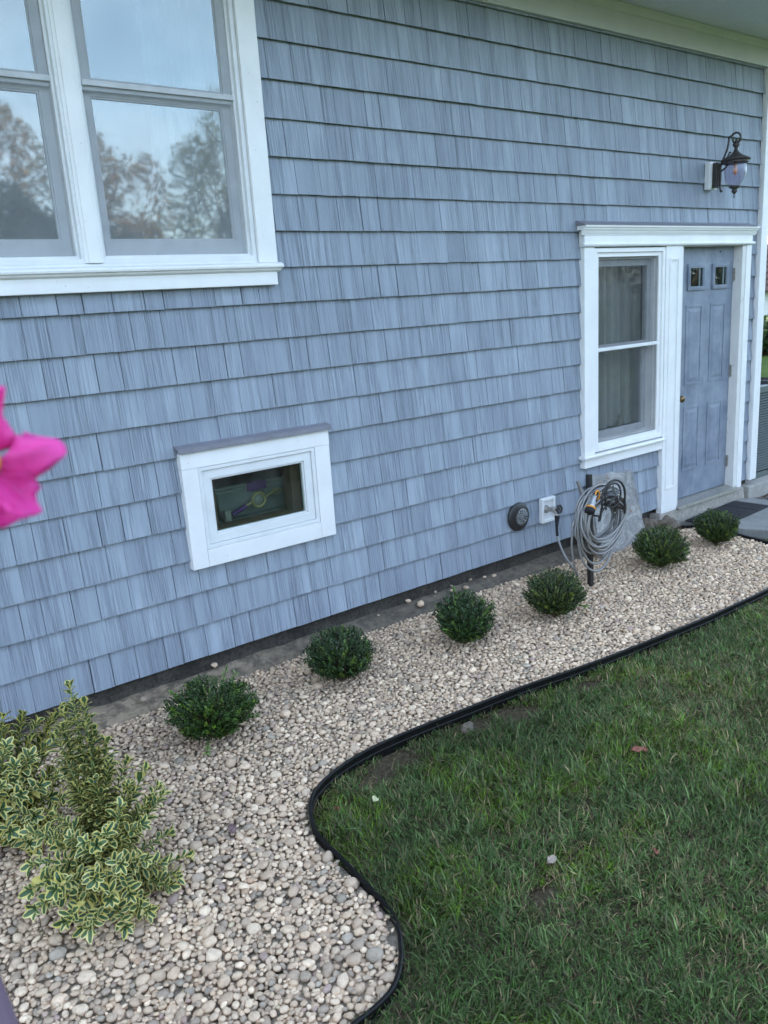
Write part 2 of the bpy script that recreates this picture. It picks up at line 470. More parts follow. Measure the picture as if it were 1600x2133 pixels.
# pebbles: each stone brings its own colour
def pebble_mat(name, src):
    t = NT(name)
    if src == 'attr':
        at = t.new('ShaderNodeAttribute', attribute_name='stone'); colr = at.outputs['Color']
    p = t.pos()
    n1 = t.noise(p, 60, 5, 0.65); n2 = t.noise(p, 260, 3, 0.6)
    c = t.mix(1.0, colr, t.ramp(n1, [(0.25, (0.72, 0.72, 0.72)), (0.75, (1.16, 1.15, 1.14))]), 'MULTIPLY')
    c = t.mix(t.math('MULTIPLY', t.ramp(n2, [(0.58, (0, 0, 0)), (0.7, (1, 1, 1))]), 0.35), c, t.mix(0.55, colr, (0.10, 0.09, 0.085)))
    t.color(c); t.rough(0.72, 0.35); t.bump(t.math('ADD', n1, t.math('MULTIPLY', n2, 0.4)), 0.25, 0.003)
    MAT[name] = t.m
pebble_mat('pebble_stone', 'attr')

# blades and leaves: colour by attribute
def leafy(name, rough=0.5, spec=0.4, trans=0.25):
    t = NT(name)
    at = t.new('ShaderNodeAttribute', attribute_name='leafcol')
    t.color(at.outputs['Color']); t.rough(rough, spec)
    tl = t.new('ShaderNodeBsdfTranslucent'); t.link(at.outputs['Color'], tl.inputs['Color'])
    m = t.new('ShaderNodeMixShader'); m.inputs[0].default_value = trans
    t.link(t.b.outputs[0], m.inputs[1]); t.link(tl.outputs[0], m.inputs[2]); t.link(m.outputs[0], t.out.inputs['Surface'])
    MAT[name] = t.m
leafy('grass_blade', 0.55, 0.35, 0.25)
leafy('box_leaf', 0.32, 0.5, 0.15)
leafy('tree_leaf', 0.6, 0.3, 0.3)

def leaf_part(name, lo, hi, rough=0.35, trans=0.2):
    t = NT(name)
    oi = t.new('ShaderNodeObjectInfo')
    n = t.noise(t.pos(), 35, 3, 0.6)
    f = t.math('ADD', t.math('MULTIPLY', oi.outputs['Random'], 0.6), t.math('MULTIPLY', n, 0.45))
    c = t.ramp(f, [(0.15, lo), (0.85, hi)])
    t.color(c); t.rough(rough, 0.45)
    tl = t.new('ShaderNodeBsdfTranslucent'); t.link(c, tl.inputs['Color'])
    m = t.new('ShaderNodeMixShader'); m.inputs[0].default_value = trans
    t.link(t.b.outputs[0], m.inputs[1]); t.link(tl.outputs[0], m.inputs[2]); t.link(m.outputs[0], t.out.inputs['Surface'])
    MAT[name] = t.m
leaf_part('variegated_green', (0.034, 0.088, 0.042), (0.10, 0.175, 0.070), 0.33)
leaf_part('variegated_yellow', (0.70, 0.62, 0.14), (0.88, 0.80, 0.38), 0.4, 0.3)
leaf_part('petal_pink', (0.78, 0.014, 0.34), (1.0, 0.16, 0.60), 0.5, 0.45)
leaf_part('petal_throat', (0.75, 0.35, 0.03), (0.85, 0.5, 0.06), 0.5, 0.3)
leaf_part('vine_leaf', (0.03, 0.09, 0.025), (0.06, 0.15, 0.04), 0.3)

# stainless braided hose
t = NT('steel_hose')
at = t.new('ShaderNodeAttribute', attribute_name='along')
w = t.math('SINE', t.math('MULTIPLY', at.outputs['Fac'], 900.0))
t.color(t.ramp(t.math('ADD', t.math('MULTIPLY', w, 0.5), 0.5), [(0.0, (0.17, 0.168, 0.165)), (1.0, (0.44, 0.44, 0.435))]))
t.rough(0.34, 0.5, 0.45); t.bump(w, 0.25, 0.002); MAT['steel_hose'] = t.m

# lawn ground: thatch, soil and green, darker patches of bare earth
t = NT('lawn_ground'); p = t.pos()
n1 = t.noise(p, 2.2, 6, 0.6); n2 = t.noise(p, 45, 5, 0.7)
c = t.ramp(n2, [(0.3, (0.035, 0.028, 0.019)), (0.5, (0.075, 0.060, 0.038)), (0.7, (0.130, 0.105, 0.070))])
far = t.ramp(n1, [(0.3, (0.055, 0.105, 0.022)), (0.7, (0.095, 0.155, 0.036))])
gp = t.new('ShaderNodeNewGeometry'); ln = t.new('ShaderNodeVectorMath'); ln.operation = 'LENGTH'
t.link(gp.outputs['Position'], ln.inputs[0])
fd = t.ramp(t.math('MULTIPLY', ln.outputs['Value'], 0.05), [(0.40, (0, 0, 0)), (0.55, (1, 1, 1))])
t.color(t.mix(fd, c, far)); t.rough(0.95, 0.15); t.bump(n2, 0.8, 0.02); MAT['lawn_ground'] = t.m

# ------------------------------------------------------------------ setting: ground
Z_BED, Z_LAWN, Z_TOP = -0.212, -0.225, -0.155     # bed base, soil under the grass, top of the pebbles / edging
def lawn_z(x, y):
    u_ = np.clip((-1.30-np.asarray(y))/0.35, 0, 1)*np.clip((np.asarray(y)+7.0)/1.5, 0, 1)*np.clip((np.asarray(x)-0.35)/0.3, 0, 1)*np.clip((6.9-np.asarray(x))/1.0, 0, 1)
    return Z_LAWN + 0.034*u_*u_*(3-2*u_) - 0.004
lawn = MB()
lx_, ly_ = np.linspace(0.4, 7.0, 90), np.linspace(-7.0, -1.2, 80)
lv = [(x_, y_, float(lawn_z(x_, y_)) + 0.010*noise.noise((x_*3, y_*3, 0)) + 0.006*noise.noise((x_*11, y_*11, 4))) for x_ in lx_ for y_ in ly_]
lawn.add(lv, [(i*80+j, (i+1)*80+j, (i+1)*80+j+1, i*80+j+1) for i in range(89) for j in range(79)], 0, True)
lawn.add([(-120,-120,Z_LAWN),(160,-120,Z_LAWN),(160,160,Z_LAWN),(-120,160,Z_LAWN)], [(0,1,2,3)])
tag(lawn.build('lawn', MAT['lawn_ground']), 'dark patchy lawn in front of the pebble bed', 'lawn', kind='structure')

EDGE = [(-0.60,-2.10),(-0.2,-2.17),(0.3,-2.215),(0.70,-2.235),(0.93,-2.229),(1.03,-2.219),(1.095,-2.197),(1.16,-2.145),(1.21,-2.08),(1.24,-2.03),
        (1.262,-1.965),(1.275,-1.88),(1.281,-1.80),(1.288,-1.715),(1.294,-1.62),(1.297,-1.525),(1.312,-1.435),(1.362,-1.325),(1.419,-1.25),
        (1.475,-1.208),(1.55,-1.172),(1.668,-1.138),(1.80,-1.123),(1.945,-1.122),(2.10,-1.13),(2.257,-1.142),(2.421,-1.157),(2.60,-1.172),
        (2.811,-1.202),(3.0,-1.232),(3.40,-1.272),(3.685,-1.300),(4.0,-1.32),(4.373,-1.333),(4.785,-1.338),(5.15,-1.32),(5.42,-1.24),(5.60,-1.10),
        (5.69,-0.90),(5.745,-0.68),(5.785,-0.48),(5.80,-0.32),(5.775,-0.20),(5.70,-0.13)]
def smooth_path(pts, n):
    """Catmull-Rom resample"""
    P = [np.array(q, float) for q in pts]; P = [2*P[0]-P[1]] + P + [2*P[-1]-P[-2]]
    out = []
    for i in range(1, len(P)-2):
        for k in range(n):
            s = k/n
            out.append(0.5*((2*P[i]) + (-P[i-1]+P[i+1])*s + (2*P[i-1]-5*P[i]+4*P[i+1]-P[i+2])*s*s + (-P[i-1]+3*P[i]-3*P[i+1]+P[i+2])*s**3))
    out.append(P[-2]); return out
EP = smooth_path(EDGE, 4)
WALLSIDE = [(q[0], q[1]+0.022) for q in [(5.55,-0.08),(5.2,-0.09),(4.8,-0.07),(4.43,-0.075),(4.0,-0.03),(3.59,-0.012),(3.2,-0.045),(2.77,-0.058),(2.3,-0.03),(1.9,-0.045),(1.52,-0.012),(1.2,-0.06),(0.91,-0.09),(0.4,-0.07),(-0.6,-0.08)]]
BEDPOLY = np.array([tuple(q) for q in EP] + WALLSIDE)

def in_poly(x, y, poly):
    x = np.asarray(x); y = np.asarray(y); c = np.zeros(x.shape, bool)
    j = len(poly)-1
    for i in range(len(poly)):
        xi, yi = poly[i]; xj, yj = poly[j]
        if yi != yj:
            c ^= ((yi > y) != (yj > y)) & (x < (xj-xi)*(y-yi)/(yj-yi)+xi)
        j = i
    return c

bed = MB()
n = len(BEDPOLY)
bp = [(q[0], q[1], -0.190) for q in BEDPOLY]
bed.add(bp, [tuple(range(n))])
bed_ob = bed.build('gravel_bed', MAT['bed_base'])
tag(bed_ob, 'bed of pale river pebbles running along the house wall', 'gravel bed', kind='structure')

# concrete ledge between foundation and pebbles (rough, sloping)
xs = np.linspace(-0.9, 5.62, 240); prof_t = np.linspace(0, 1, 9)
vv, ff = [], []
wx = [q[0] for q in WALLSIDE][::-1]; wy = [q[1] for q in WALLSIDE][::-1]
for i, x in enumerate(xs):
    yo = float(np.interp(x, wx, wy)) - 0.03
    for j, s in enumerate(prof_t):
        y = 0.085*(1-s) + yo*s
        z = -0.092*(1-s)**1.3 - 0.152*(1-(1-s)**1.3)
        if j == 8: z = -0.225
        z += 0.012*noise.noise((x*6, y*14, 3.1)) + 0.006*noise.noise((x*25, y*40, 1.0))
        y += 0.010*noise.noise((x*5, s*3, 8.0))
        vv.append((x, y, z))
for i in range(len(xs)-1):
    for j in range(8):
        ff.append((i*9+j, i*9+j+1, (i+1)*9+j+1, (i+1)*9+j))
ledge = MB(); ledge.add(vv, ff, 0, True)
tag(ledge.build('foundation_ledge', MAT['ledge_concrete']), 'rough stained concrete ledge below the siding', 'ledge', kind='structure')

# strip of soil, path slab, gravel by the corner
so = MB(); gx = np.linspace(5.45, 9.2, 60); gy = np.linspace(-1.5, 0.9, 40)
vv, ff = [], []
for x in gx:
    for y in gy:
        vv.append((x, y, -0.185 + 0.02*noise.noise((x*4, y*4, 0)) + 0.008*noise.noise((x*17, y*17, 2)) - max(0, (-0.35-y))*0.08))
for i in range(len(gx)-1):
    for j in range(len(gy)-1):
        ff.append((i*40+j, (i+1)*40+j, (i+1)*40+j+1, i*40+j+1))
so.add(vv, ff, 0, True)
tag(so.build('bare_soil', MAT['soil']), 'bare brown soil beside the doorstep and house corner', 'soil', kind='structure')

path = MB()
pp = [(5.80,-0.085),(6.72,-0.045),(6.83,-0.10),(6.86,-0.9),(6.9,-2.6),(5.98,-2.6),(5.97,-0.75),(5.865,-0.52)]
path.add([(x,y,-0.142) for x,y in pp]+[(x,y,-0.23) for x,y in pp], [tuple(range(8)), tuple(range(15,7,-1))]+[(k,(k+1)%8,8+(k+1)%8,8+k) for k in range(8)])
tag(path.build('path', MAT['bluestone'], bevel=0.006), 'smooth grey stone slab path leading to the door', 'path', kind='structure')

# ------------------------------------------------------------------ house
house = empty('house', (3.0, 0.0, -0.16))
tag(house, 'house wall clad in blue-grey shake siding with white trim', 'house')
H_ = house
X_L, X_R, Z_EAVE = -6.0, 6.99, 3.57
# openings in the front wall (x0, x1, z0, z1): clear of trim
OPEN = [(0.38,2.10,1.985,3.30), (1.64,2.33,0.58,1.0), (4.72,5.56,0.60,2.02), (5.79,6.69,-0.06,2.03)]
wall = MB()
def wall_with_holes(mb, x0, x1, z0, z1, y0, y1, holes):
    xs_ = sorted({x0, x1, *[h[0] for h in holes], *[h[1] for h in holes]})
    zs_ = sorted({z0, z1, *[h[2] for h in holes], *[h[3] for h in holes]})
    for i in range(len(xs_)-1):
        # merge cells vertically
        start = None
        for j in range(len(zs_)-1):
            cx, cz = (xs_[i]+xs_[i+1])/2, (zs_[j]+zs_[j+1])/2
            hole = any(h[0] < cx < h[1] and h[2] < cz < h[3] for h in holes)
            if not hole and start is None: start = zs_[j]
            if (hole or j == len(zs_)-2) and start is not None:
                end = zs_[j] if hole else zs_[j+1]
                if end > start: mb.box(xs_[i], xs_[i+1], y0, y1, start, end)
                start = None
wall_with_holes(wall, X_L, X_R, 0.012, Z_EAVE, 0.0255, 0.15, [(o[0],o[1],max(o[2],0.012),o[3]) for o in OPEN])
wall.build('wall', MAT['sheathing'], H_)
wall = MB()
wall.box(X_R-0.12, X_R, 0.151, 8, 0.012, Z_EAVE); wall.box(X_L, X_L+0.12, 0.151, 8, 0.012, Z_EAVE); wall.box(X_L+.121, X_R-.121, 7.88, 8, 0.012, Z_EAVE)
wall.build('side_wall', MAT['siding'], H_)
inn = MB()
inn.box(X_L+.13, X_R-.13, 2.9, 2.95, -0.1, Z_EAVE-.01)            # back of the rooms
inn.box(X_L+.13, 3.6, 0.152, 2.89, 1.42, 1.5)                      # floor of the upper room
inn.box(3.61, 3.68, 0.152, 2.89, -0.1, Z_EAVE-.01)                 # partition
inn.box(X_L+.13, X_R-.13, 0.152, 2.89, Z_EAVE-.06, Z_EAVE-.02)     # ceiling
inn.box(X_L+.13, X_R-.13, 0.152, 2.89, -0.16, -0.11)
inn.build('interior', MAT['room_plaster'], H_)
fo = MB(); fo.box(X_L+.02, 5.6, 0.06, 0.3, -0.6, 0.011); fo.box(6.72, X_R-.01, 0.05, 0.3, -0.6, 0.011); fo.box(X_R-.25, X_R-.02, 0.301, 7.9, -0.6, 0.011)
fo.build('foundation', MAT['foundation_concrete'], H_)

# --- shakes
SH = 0.1778
CLEAR = [(0.29,2.19,1.875,3.50), (1.555,2.42,0.49,1.11), (4.62,5.60,0.50,2.18), (5.575,6.765,-0.2,2.18), (4.60,6.77,2.03,2.18)]
tabs = []
def clip_rects(r, holes):
    out = [r]
    for hx0, hx1, hz0, hz1 in holes:
        nxt = []
        for (x0, x1, z0, z1) in out:
            if x1 <= hx0 or x0 >= hx1 or z1 <= hz0 or z0 >= hz1: nxt.append((x0,x1,z0,z1)); continue
            if x0 < hx0: nxt.append((x0,hx0,z0,z1))
            if x1 > hx1: nxt.append((hx1,x1,z0,z1))
            a0, a1 = max(x0,hx0), min(x1,hx1)
            if z0 < hz0: nxt.append((a0,a1,z0,hz0))
            if z1 > hz1: nxt.append((a0,a1,hz1,z1))
        out = nxt
    return [q for q in out if q[1]-q[0] > 0.006 and q[3]-q[2] > 0.006]
WIDTHS_A = [0.148,0.112,0.150,0.125,0.088,0.140,0.105,0.152,0.128,0.098,0.143,0.118]
WIDTHS_B = [0.132,0.152,0.096,0.140,0.118,0.150,0.104,0.126,0.148,0.090,0.138,0.155,0.110]
k = 0
for course in range(20):
    z0 = course*SH; z1 = min(z0+SH+0.012, 3.47)
    if z0 > 3.44: break
    wid = WIDTHS_A if course % 2 else WIDTHS_B
    gap = 0.0044 if course % 2 == 0 else 0.0026
    x = -2.2 - random.random()*0.4; i = random.randrange(len(wid))
    while x < 6.905:
        w_ = wid[i % len(wid)] * random.uniform(0.97, 1.03); i += 1
        if random.random() < 0.06: i += 2
        gap = random.choice((0.0046, 0.0042, 0.002, 0.0016)) if course % 2 == 0 else random.choice((0.0038, 0.0018, 0.0014, 0.0014, 0.0012))
        x0_, x1_ = x + gap/2, min(x + w_ - gap/2, 6.905)
        x += w_
        if x1_ - x0_ < 0.02: continue
        rnd = random.random(); dy = random.uniform(-0.0012, 0.0012); dz = random.uniform(-0.0012, 0.0012)
        proud = 0.0 if course % 2 else -0.0015
        for (a0, a1, b0, b1) in clip_rects((x0_, x1_, z0+dz, z1), CLEAR):
            # front face slopes back from the butt to the top
            f0 = 0.0 + dy + proud + 0.020*(b0-z0)/SH; f1 = dy + proud + 0.020*(b1-z0)/SH
            tabs.append((a0, a1, b0, b1, f0, f1, rnd))
def tab_verts(tb):
    a0, a1, b0, b1, f0, f1, r_ = tb
    bk = 0.0245
    return [(a0,f0,b0),(a1,f0,b0),(a1,f1,b1),(a0,f1,b1),(a0,f0+0.0025,b0),(a1,f0+0.0025,b0),(a1,min(bk,f1+0.0025),b1),(a0,min(bk,f1+0.0025),b1)]
TABF = [(0,1,2,3),(4,7,6,5),(0,4,5,1),(1,5,6,2),(3,2,6,7),(0,3,7,4)]
def project(p):
    d = Vector(p) - CAM_LOC; zf = d.dot(AX_F)
    if zf < 0.05: return None
    return (800 + 1684.93*d.dot(AX_R)/zf, 1066.5 - 1684.93*d.dot(AX_U)/zf, zf)
def in_frame(p, m=0):
    q = project(p)
    return q is not None and -m < q[0] < 1600+m and -m < q[1] < 2133+m
def tab_size(tb):
    c = ((tb[0]+tb[1])/2, 0, (tb[2]+tb[3])/2)
    q = project(c)
    if q is None or not (0 < q[0] < 1600 and 0 < q[1] < 2133): return 0
    d = Vector(c) - CAM_LOC
    return (tb[1]-tb[0])*(tb[3]-tb[2])*abs(d.y)/d.length**3
order = sorted(range(len(tabs)), key=lambda q: -tab_size(tabs[q]))
single = set(order[:300])
def tab_mesh(name, group):
    V, F, R = [], [], []
    for tb in group:
        n0 = len(V); V += tab_verts(tb); F += [[j+n0 for j in f] for f in TABF]; R += [tb[6]]*6
    V = np.array(V); c = (V.min(0)+V.max(0))/2
    me = np_mesh(name, V-c, np.array(F), [MAT['siding']], [('tab','FLOAT','FACE',R)], smooth=False)
    return me, c
for q in sorted(single):
    me, c = tab_mesh('shake', [tabs[q]])
    link_mesh('shake', me, c, H_)
me, c = tab_mesh('distant_shakes', [tabs[q] for q in range(len(tabs)) if q not in single])
tag(link_mesh('distant_shakes', me, c, H_), kind='stuff')

# --- eave
fz = MB(); fz.box(X_L-.3, 7.015, -0.022, 0.018, 3.392, 3.566)
fz.build('frieze_board', MAT['frieze_paint'], H_, 0.003)
fm = MB(); fm.extr_x([(-0.0225,3.566),(-0.0225,3.515),(-0.029,3.520),(-0.034,3.540),(-0.044,3.552),(-0.048,3.566)], X_L-.3, 7.015)
fm.build('frieze_moulding', MAT['frieze_paint'], H_)
sf = MB(); x = X_L - .4
while x < 7.55:
    # beaded soffit: boards across the eave with open joints between them
    sf.box(x, x+0.0465, -0.92, 0.018, 3.569, 3.581); sf.box(x+0.0465, x+0.05, -0.92, 0.018, 3.5735, 3.581)
    x += 0.05
tag(sf.build('soffit_boards', MAT['soffit_vinyl'], H_), kind='stuff')
fa = MB(); fa.box(X_L-.4, 7.56, -0.95, -0.921, 3.55, 3.74)
fa.build('fascia', MAT['white_trim'], H_, 0.003)
rf = MB()
rf.add([(X_L-.45,-1.05,3.72),(7.6,-1.05,3.72),(7.6,4.0,6.7),(X_L-.45,4.0,6.7),(7.6,8.8,3.72),(X_L-.45,8.8,3.72),
        (X_L-.45,-1.05,3.62),(7.6,-1.05,3.62),(7.6,4.0,6.6),(X_L-.45,4.0,6.6),(7.6,8.8,3.62),(X_L-.45,8.8,3.62)],
       [(0,1,2,3),(3,2,4,5),(6,9,8,7),(9,11,10,8),(0,6,7,1),(5,4,10,11)])
rf.add([(X_L,0.02,3.58),(X_L,8,3.58),(X_L,4.0,6.55)], [(0,1,2)]); rf.add([(X_R,0.02,3.58),(X_R,8,3.58),(X_R,4.0,6.55)], [(0,1,2)])
rf.add([(X_L-.4,-0.92,3.60),(7.5,-0.92,3.60),(7.5,8,3.60),(X_L-.4,8,3.60)], [(0,1,2,3)])
rf.build('roof', MAT['roof_shingle'], H_)
cb = MB(); cb.box(6.912, 6.995, -0.030, -0.004, -0.006, 3.391); cb.box(6.9915, 7.016, -0.0285, 0.10, -0.006, 3.391)
cb.box(6.914, 6.99, -0.004, 0.0185, -0.004, 3.39)
cb.build('corner_board', MAT['white_trim'], H_, 0.003)

# --- big double window on the left
W1 = MB()    # vinyl frame of the mulled pair
for (a0, a1) in ((0.40,1.245),(1.305,2.098)):
    W1.frame(a0, a1, 1.990, 3.330, 0.022, -0.012, 0.10)
    W1.frame(a0+.022, a1-.022, 2.012, 3.308, 0.013, 0.010, 0.085)
win1 = W1.build('window', MAT['white_vinyl'], H_, 0.002)
for (a0, a1) in ((0.40,1.245),(1.305,2.098)):
    b0, b1 = a0+.036, a1-.036
    for nm, z0, z1, y0, y1, wb, wt in (('sash',2.022,2.742,0.050,0.085,0.072,0.045), ('sash',2.712,3.298,0.022,0.049,0.045,0.05)):
        s = MB(); s.frame(b0, b1, z0, z1, 0.042, y0, y1, wb, wt)
        s.frame(b0+.042, b1-.042, z0+wb, z1-wt, 0.008, y0+.006, y1-.004)
        s.build('sash', MAT['sash_vinyl'], win1, 0.002)
        g_ = MB(); g_.box(b0+.045, b1-.045, (y0+y1)/2-.003, (y0+y1)/2+.003, z0+wb+.003, z1-wt-.003)
        g_.build('pane', MAT['lowe_glass'], win1)
    sc_ = MB(); sc_.box(b0+.004, b1-.004, 0.0125, 0.0130, 2.026, 3.300); sc_.build('fly_screen', MAT['fly_screen_pale'], win1)
    lr = MB(); lr.box(b0-.001, b1+.001, 0.006, 0.020, 2.728, 2.752); lr.build('check_rail', MAT['sash_vinyl'], win1, 0.003)
lk = MB(); lk.box(1.60,1.68,0.036,0.049,2.024,2.036); lk.build('sash_lift', MAT['sash_vinyl'], win1, 0.002)
mu = MB(); mu.box(1.236,1.318,-0.020,0.018,1.992,3.39); mu.box(1.250,1.304,-0.026,-0.0201,1.992,3.39); mu.build('mullion_cover', MAT['white_trim'], win1, 0.003)
for x0, x1 in ((2.100,2.205),(0.285,0.398)):
    c_ = MB(); c_.box(x0,x1,-0.030,0.018,1.978,3.391); c_.build('casing_board', MAT['white_trim'], win1, 0.003)
s = MB(); s.extr_x([(0.018,1.950),(-0.052,1.948),(-0.060,1.952),(-0.062,1.960),(-0.058,1.968),(-0.050,1.972),(-0.036,1.977),(0.018,1.9775)], 0.27, 2.220); s.build('sill', MAT['white_trim'], win1)
s = MB(); s.extr_x([(-0.031,1.949),(-0.050,1.949),(-0.046,1.940),(-0.038,1.935),(-0.031,1.932)], 0.275, 2.212); s.build('bed_moulding', MAT['white_trim'], win1)
s = MB(); s.box(0.285,2.196,-0.030,0.018,1.868,1.9485); s.build('apron', MAT['white_trim'], win1, 0.003)
s = MB(); s.box(0.40,2.098,-0.014,0.018,1.9785,1.990); s.build('sill_filler', MAT['white_vinyl'], win1, 0.001)

# --- basement window
W2 = MB(); W2.frame(1.637,2.328,0.577,1.003,0.020,-0.026,0.06); W2.frame(1.659,2.306,0.599,0.981,0.045,-0.016,0.03); W2.frame(1.7045,2.2605,0.6445,0.9355,0.009,-0.008,0.02)
win2 = W2.build('window', MAT['white_vinyl'], H_, 0.003)
for r_ in ((1.550,2.426,1.004,1.086),(1.550,1.636,0.485,1.0032),(2.3295,2.4245,0.485,1.0032),(1.6368,2.3288,0.485,0.5758)):
    b = MB(); b.box(r_[0],r_[1],-0.030,0.018,r_[2],r_[3]); b.build('casing_board', MAT['white_trim'], win2, 0.0025)
b = MB(); b.extr_x([(0.018,1.126),(-0.010,1.122),(-0.045,1.112),(-0.047,1.0875),(-0.043,1.0875),(-0.040,1.105),(0.018,1.100)], 1.538, 2.436)
b.build('drip_cap', MAT['grey_flashing'], win2)
b = MB(); b.box(1.705,2.26,0.001,0.006,0.644,0.936); b.build('pane', MAT['clear_glass'], win2)
b = MB(); b.frame(1.70,2.268,0.60,0.975,0.055,0.061,0.15, 0.05, 0.04); b.build('inner_reveal', MAT['reveal_wood'], win2)

# --- side window by the door
W3 = MB(); W3.frame(4.727,5.556,0.592,2.022,0.030,-0.026,0.05); W3.frame(4.757,5.526,0.622,1.992,0.030,-0.012,0.13); W3.frame(4.788,5.495,0.653,1.961,0.014,0.02,0.12)
win3 = W3.build('window', MAT['white_trim'], H_, 0.003)
for nm, z0, z1, y0, y1 in (('sash',0.668,1.342,0.082,0.115), ('sash',1.306,1.946,0.046,0.081)):
    s = MB(); s.frame(4.803,5.480,z0,z1,0.046,y0,y1); s.build('sash', MAT['sash_vinyl'], win3, 0.002)
    g_ = MB(); g_.box(4.848,5.435,(y0+y1)/2-.003,(y0+y1)/2+.003,z0+.045,z1-.045); g_.build('pane', MAT['dim_glass'], win3)
s = MB(); s.box(4.7585,5.5245,-0.0015,-0.0010,0.6235,1.9905); s.build('fly_screen', MAT['fly_screen'], win3)
s = MB(); s.box(4.758,5.525,-0.010,-0.002,1.312,1.338); s.build('check_rail', MAT['white_vinyl'], win3, 0.003)
s = MB(); s.extr_x([(0.018,0.600),(0.13,0.625),(0.13,0.64),(0.018,0.618)], 4.788, 5.495); s.build('inner_sill', MAT['sash_vinyl'], win3)
s = MB(); s.box(4.613,4.7255,-0.030,0.018,0.582,2.028); s.build('casing_board', MAT['white_trim'], win3, 0.003)
s = MB(); s.extr_x([(0.018,0.560),(-0.045,0.558),(-0.056,0.563),(-0.058,0.572),(-0.052,0.579),(-0.03,0.5815),(0.018,0.5815)], 4.585, 5.556); s.build('sill', MAT['white_trim'], win3)
s = MB(); s.box(4.613,5.556,-0.030,0.018,0.489,0.5595); s.build('apron', MAT['white_trim'], win3, 0.003)

# --- entrance: pilaster, casing, cornice
s = MB(); s.box(5.558,5.768,-0.0325,0.018,-0.045,2.0285); s.frame(5.598,5.722,0.150,1.942,0.016,-0.040,-0.0322); s.frame(5.618,5.702,0.170,1.922,0.008,-0.036,-0.0322)
s.build('pilaster', MAT['white_trim'], H_, 0.002)
s = MB(); s.box(6.690,6.766,-0.030,0.018,-0.040,2.0285); s.build('door_casing', MAT['white_trim'], H_, 0.003)
co = MB(); co.box(4.612,6.768,-0.032,0.018,2.0295,2.135)
co.extr_x([(-0.0322,2.031),(-0.040,2.030),(-0.047,2.036),(-0.050,2.044),(-0.046,2.051),(-0.036,2.053),(-0.0322,2.056)], 4.590, 6.790)
co.extr_x([(-0.0322,2.106),(-0.038,2.107),(-0.040,2.114),(-0.046,2.122),(-0.050,2.136),(-0.060,2.141),(-0.062,2.154),(-0.074,2.157),(-0.074,2.169),(0.018,2.169),(0.018,2.140),(-0.0322,2.140)], 4.575, 6.805)
co.build('cornice', MAT['white_trim'], H_)
dc = MB(); dc.extr_x([(0.018,2.205),(-0.005,2.200),(-0.06,2.178),(-0.079,2.1715),(-0.079,2.1695),(0.018,2.1695)], 4.565, 6.755); dc.build('drip_cap', MAT['grey_flashing'], H_)
ja = MB(); ja.box(6.640,6.6895,-0.022,0.13,-0.035,2.0285); ja.box(5.7685,5.800,-0.02,0.13,-0.035,2.0285); ja.box(5.8005,6.6395,-0.02,0.13,2.0245,2.0285)
ja.build('door_jamb', MAT['worn_paint'], H_, 0.002)

DY = 0.055
d = MB(); d.box(5.802,6.638,DY,DY+0.044,-0.002,2.022)
for (x0,x1) in ((5.964,6.196),(6.312,6.538)):
    for (z0,z1) in ((0.938,1.582),(0.221,0.768)):
        d.frame(x0,x1,z0,z1,0.020,DY-0.005,DY-0.0003); d.bevel_field(x0+.030,x1-.030,z0+.030,z1-.030,DY-0.0003,DY-0.006,0.028)
door = d.build('door', MAT['door_paint'], H_, 0.0015)
for (x0,x1) in ((5.966,6.203),(6.314,6.549)):
    f_ = MB(); f_.frame(x0,x1,1.694,1.894,0.030,DY-0.016,DY-0.0005); f_.frame(x0+.012,x1-.012,1.706,1.882,0.008,DY-0.019,DY-0.0162); f_.build('lite_frame', MAT['door_paint'], door, 0.002)
    g_ = MB(); g_.box(x0+.031,x1-.031,DY-0.006,DY-0.002,1.725,1.863); g_.build('pane', MAT['clear_glass'], door)
    bk = MB(); bk.box(x0+.031,x1-.031,DY-0.0018,DY-0.0008,1.725,1.863); bk.build('dark_backing', MAT['dark_gap'], door)
    mt = MB(); mt.box(x1-.075,x1-.055,DY-0.0045,DY-0.0020,1.728,1.86); mt.build('glazing_bar', MAT['door_paint'], door)
for z_ in (0.848,):
    kb = MB(); kb.lathe([(0.031,0),(0.031,0.006),(0.014,0.009),(0.013,0.028),(0.024,0.036),(0.029,0.050),(0.026,0.064),(0.014,0.071),(0.001,0.072)], (5.863,DY,z_), (0,-1,0), 20); kb.build('door_knob', MAT['brass_old'], door)
db = MB(); db.lathe([(0.029,0),(0.029,0.010),(0.024,0.020),(0.001,0.021)], (5.863,DY,0.990), (0,-1,0), 18); db.build('deadbolt', MAT['brass_old'], door)
for z_ in (1.80,1.0,0.21):
    hg = MB(); hg.tube([(6.645,DY-0.018,z_-.05),(6.645,DY-0.018,z_+.05)], 0.0075, 8); hg.box(6.628,6.6435,DY-0.012,DY-0.0006,z_-.05,z_+.05); hg.build('hinge', MAT['galvanised'], door)
kp = MB(); kp.lathe([(0.006,0),(0.006,0.004),(0.001,0.005)], (6.43,DY,1.985),(0,-1,0),8); kp.build('door_nail', MAT['dark_gap'], door)
th = MB(); th.extr_x([(0.13,-0.005),(0.05,-0.006),(-0.005,-0.020),(-0.055,-0.026),(-0.058,-0.046),(0.13,-0.046)], 5.771, 6.688); th.build('threshold', MAT['galvanised'], H_)
sp_ = MB(); sp_.add([(5.50,-0.055,-0.30),(6.83,-0.055,-0.30),(6.83,0.2,-0.30),(5.50,0.2,-0.30),(5.54,-0.036,-0.0475),(6.80,-0.036,-0.0475),(6.80,0.2,-0.0475),(5.54,0.2,-0.0475)],
        [(0,3,2,1),(4,5,6,7),(0,1,5,4),(1,2,6,5),(2,3,7,6),(3,0,4,7)])
sp_.build('doorstep', MAT['step_concrete'], H_, 0.008)

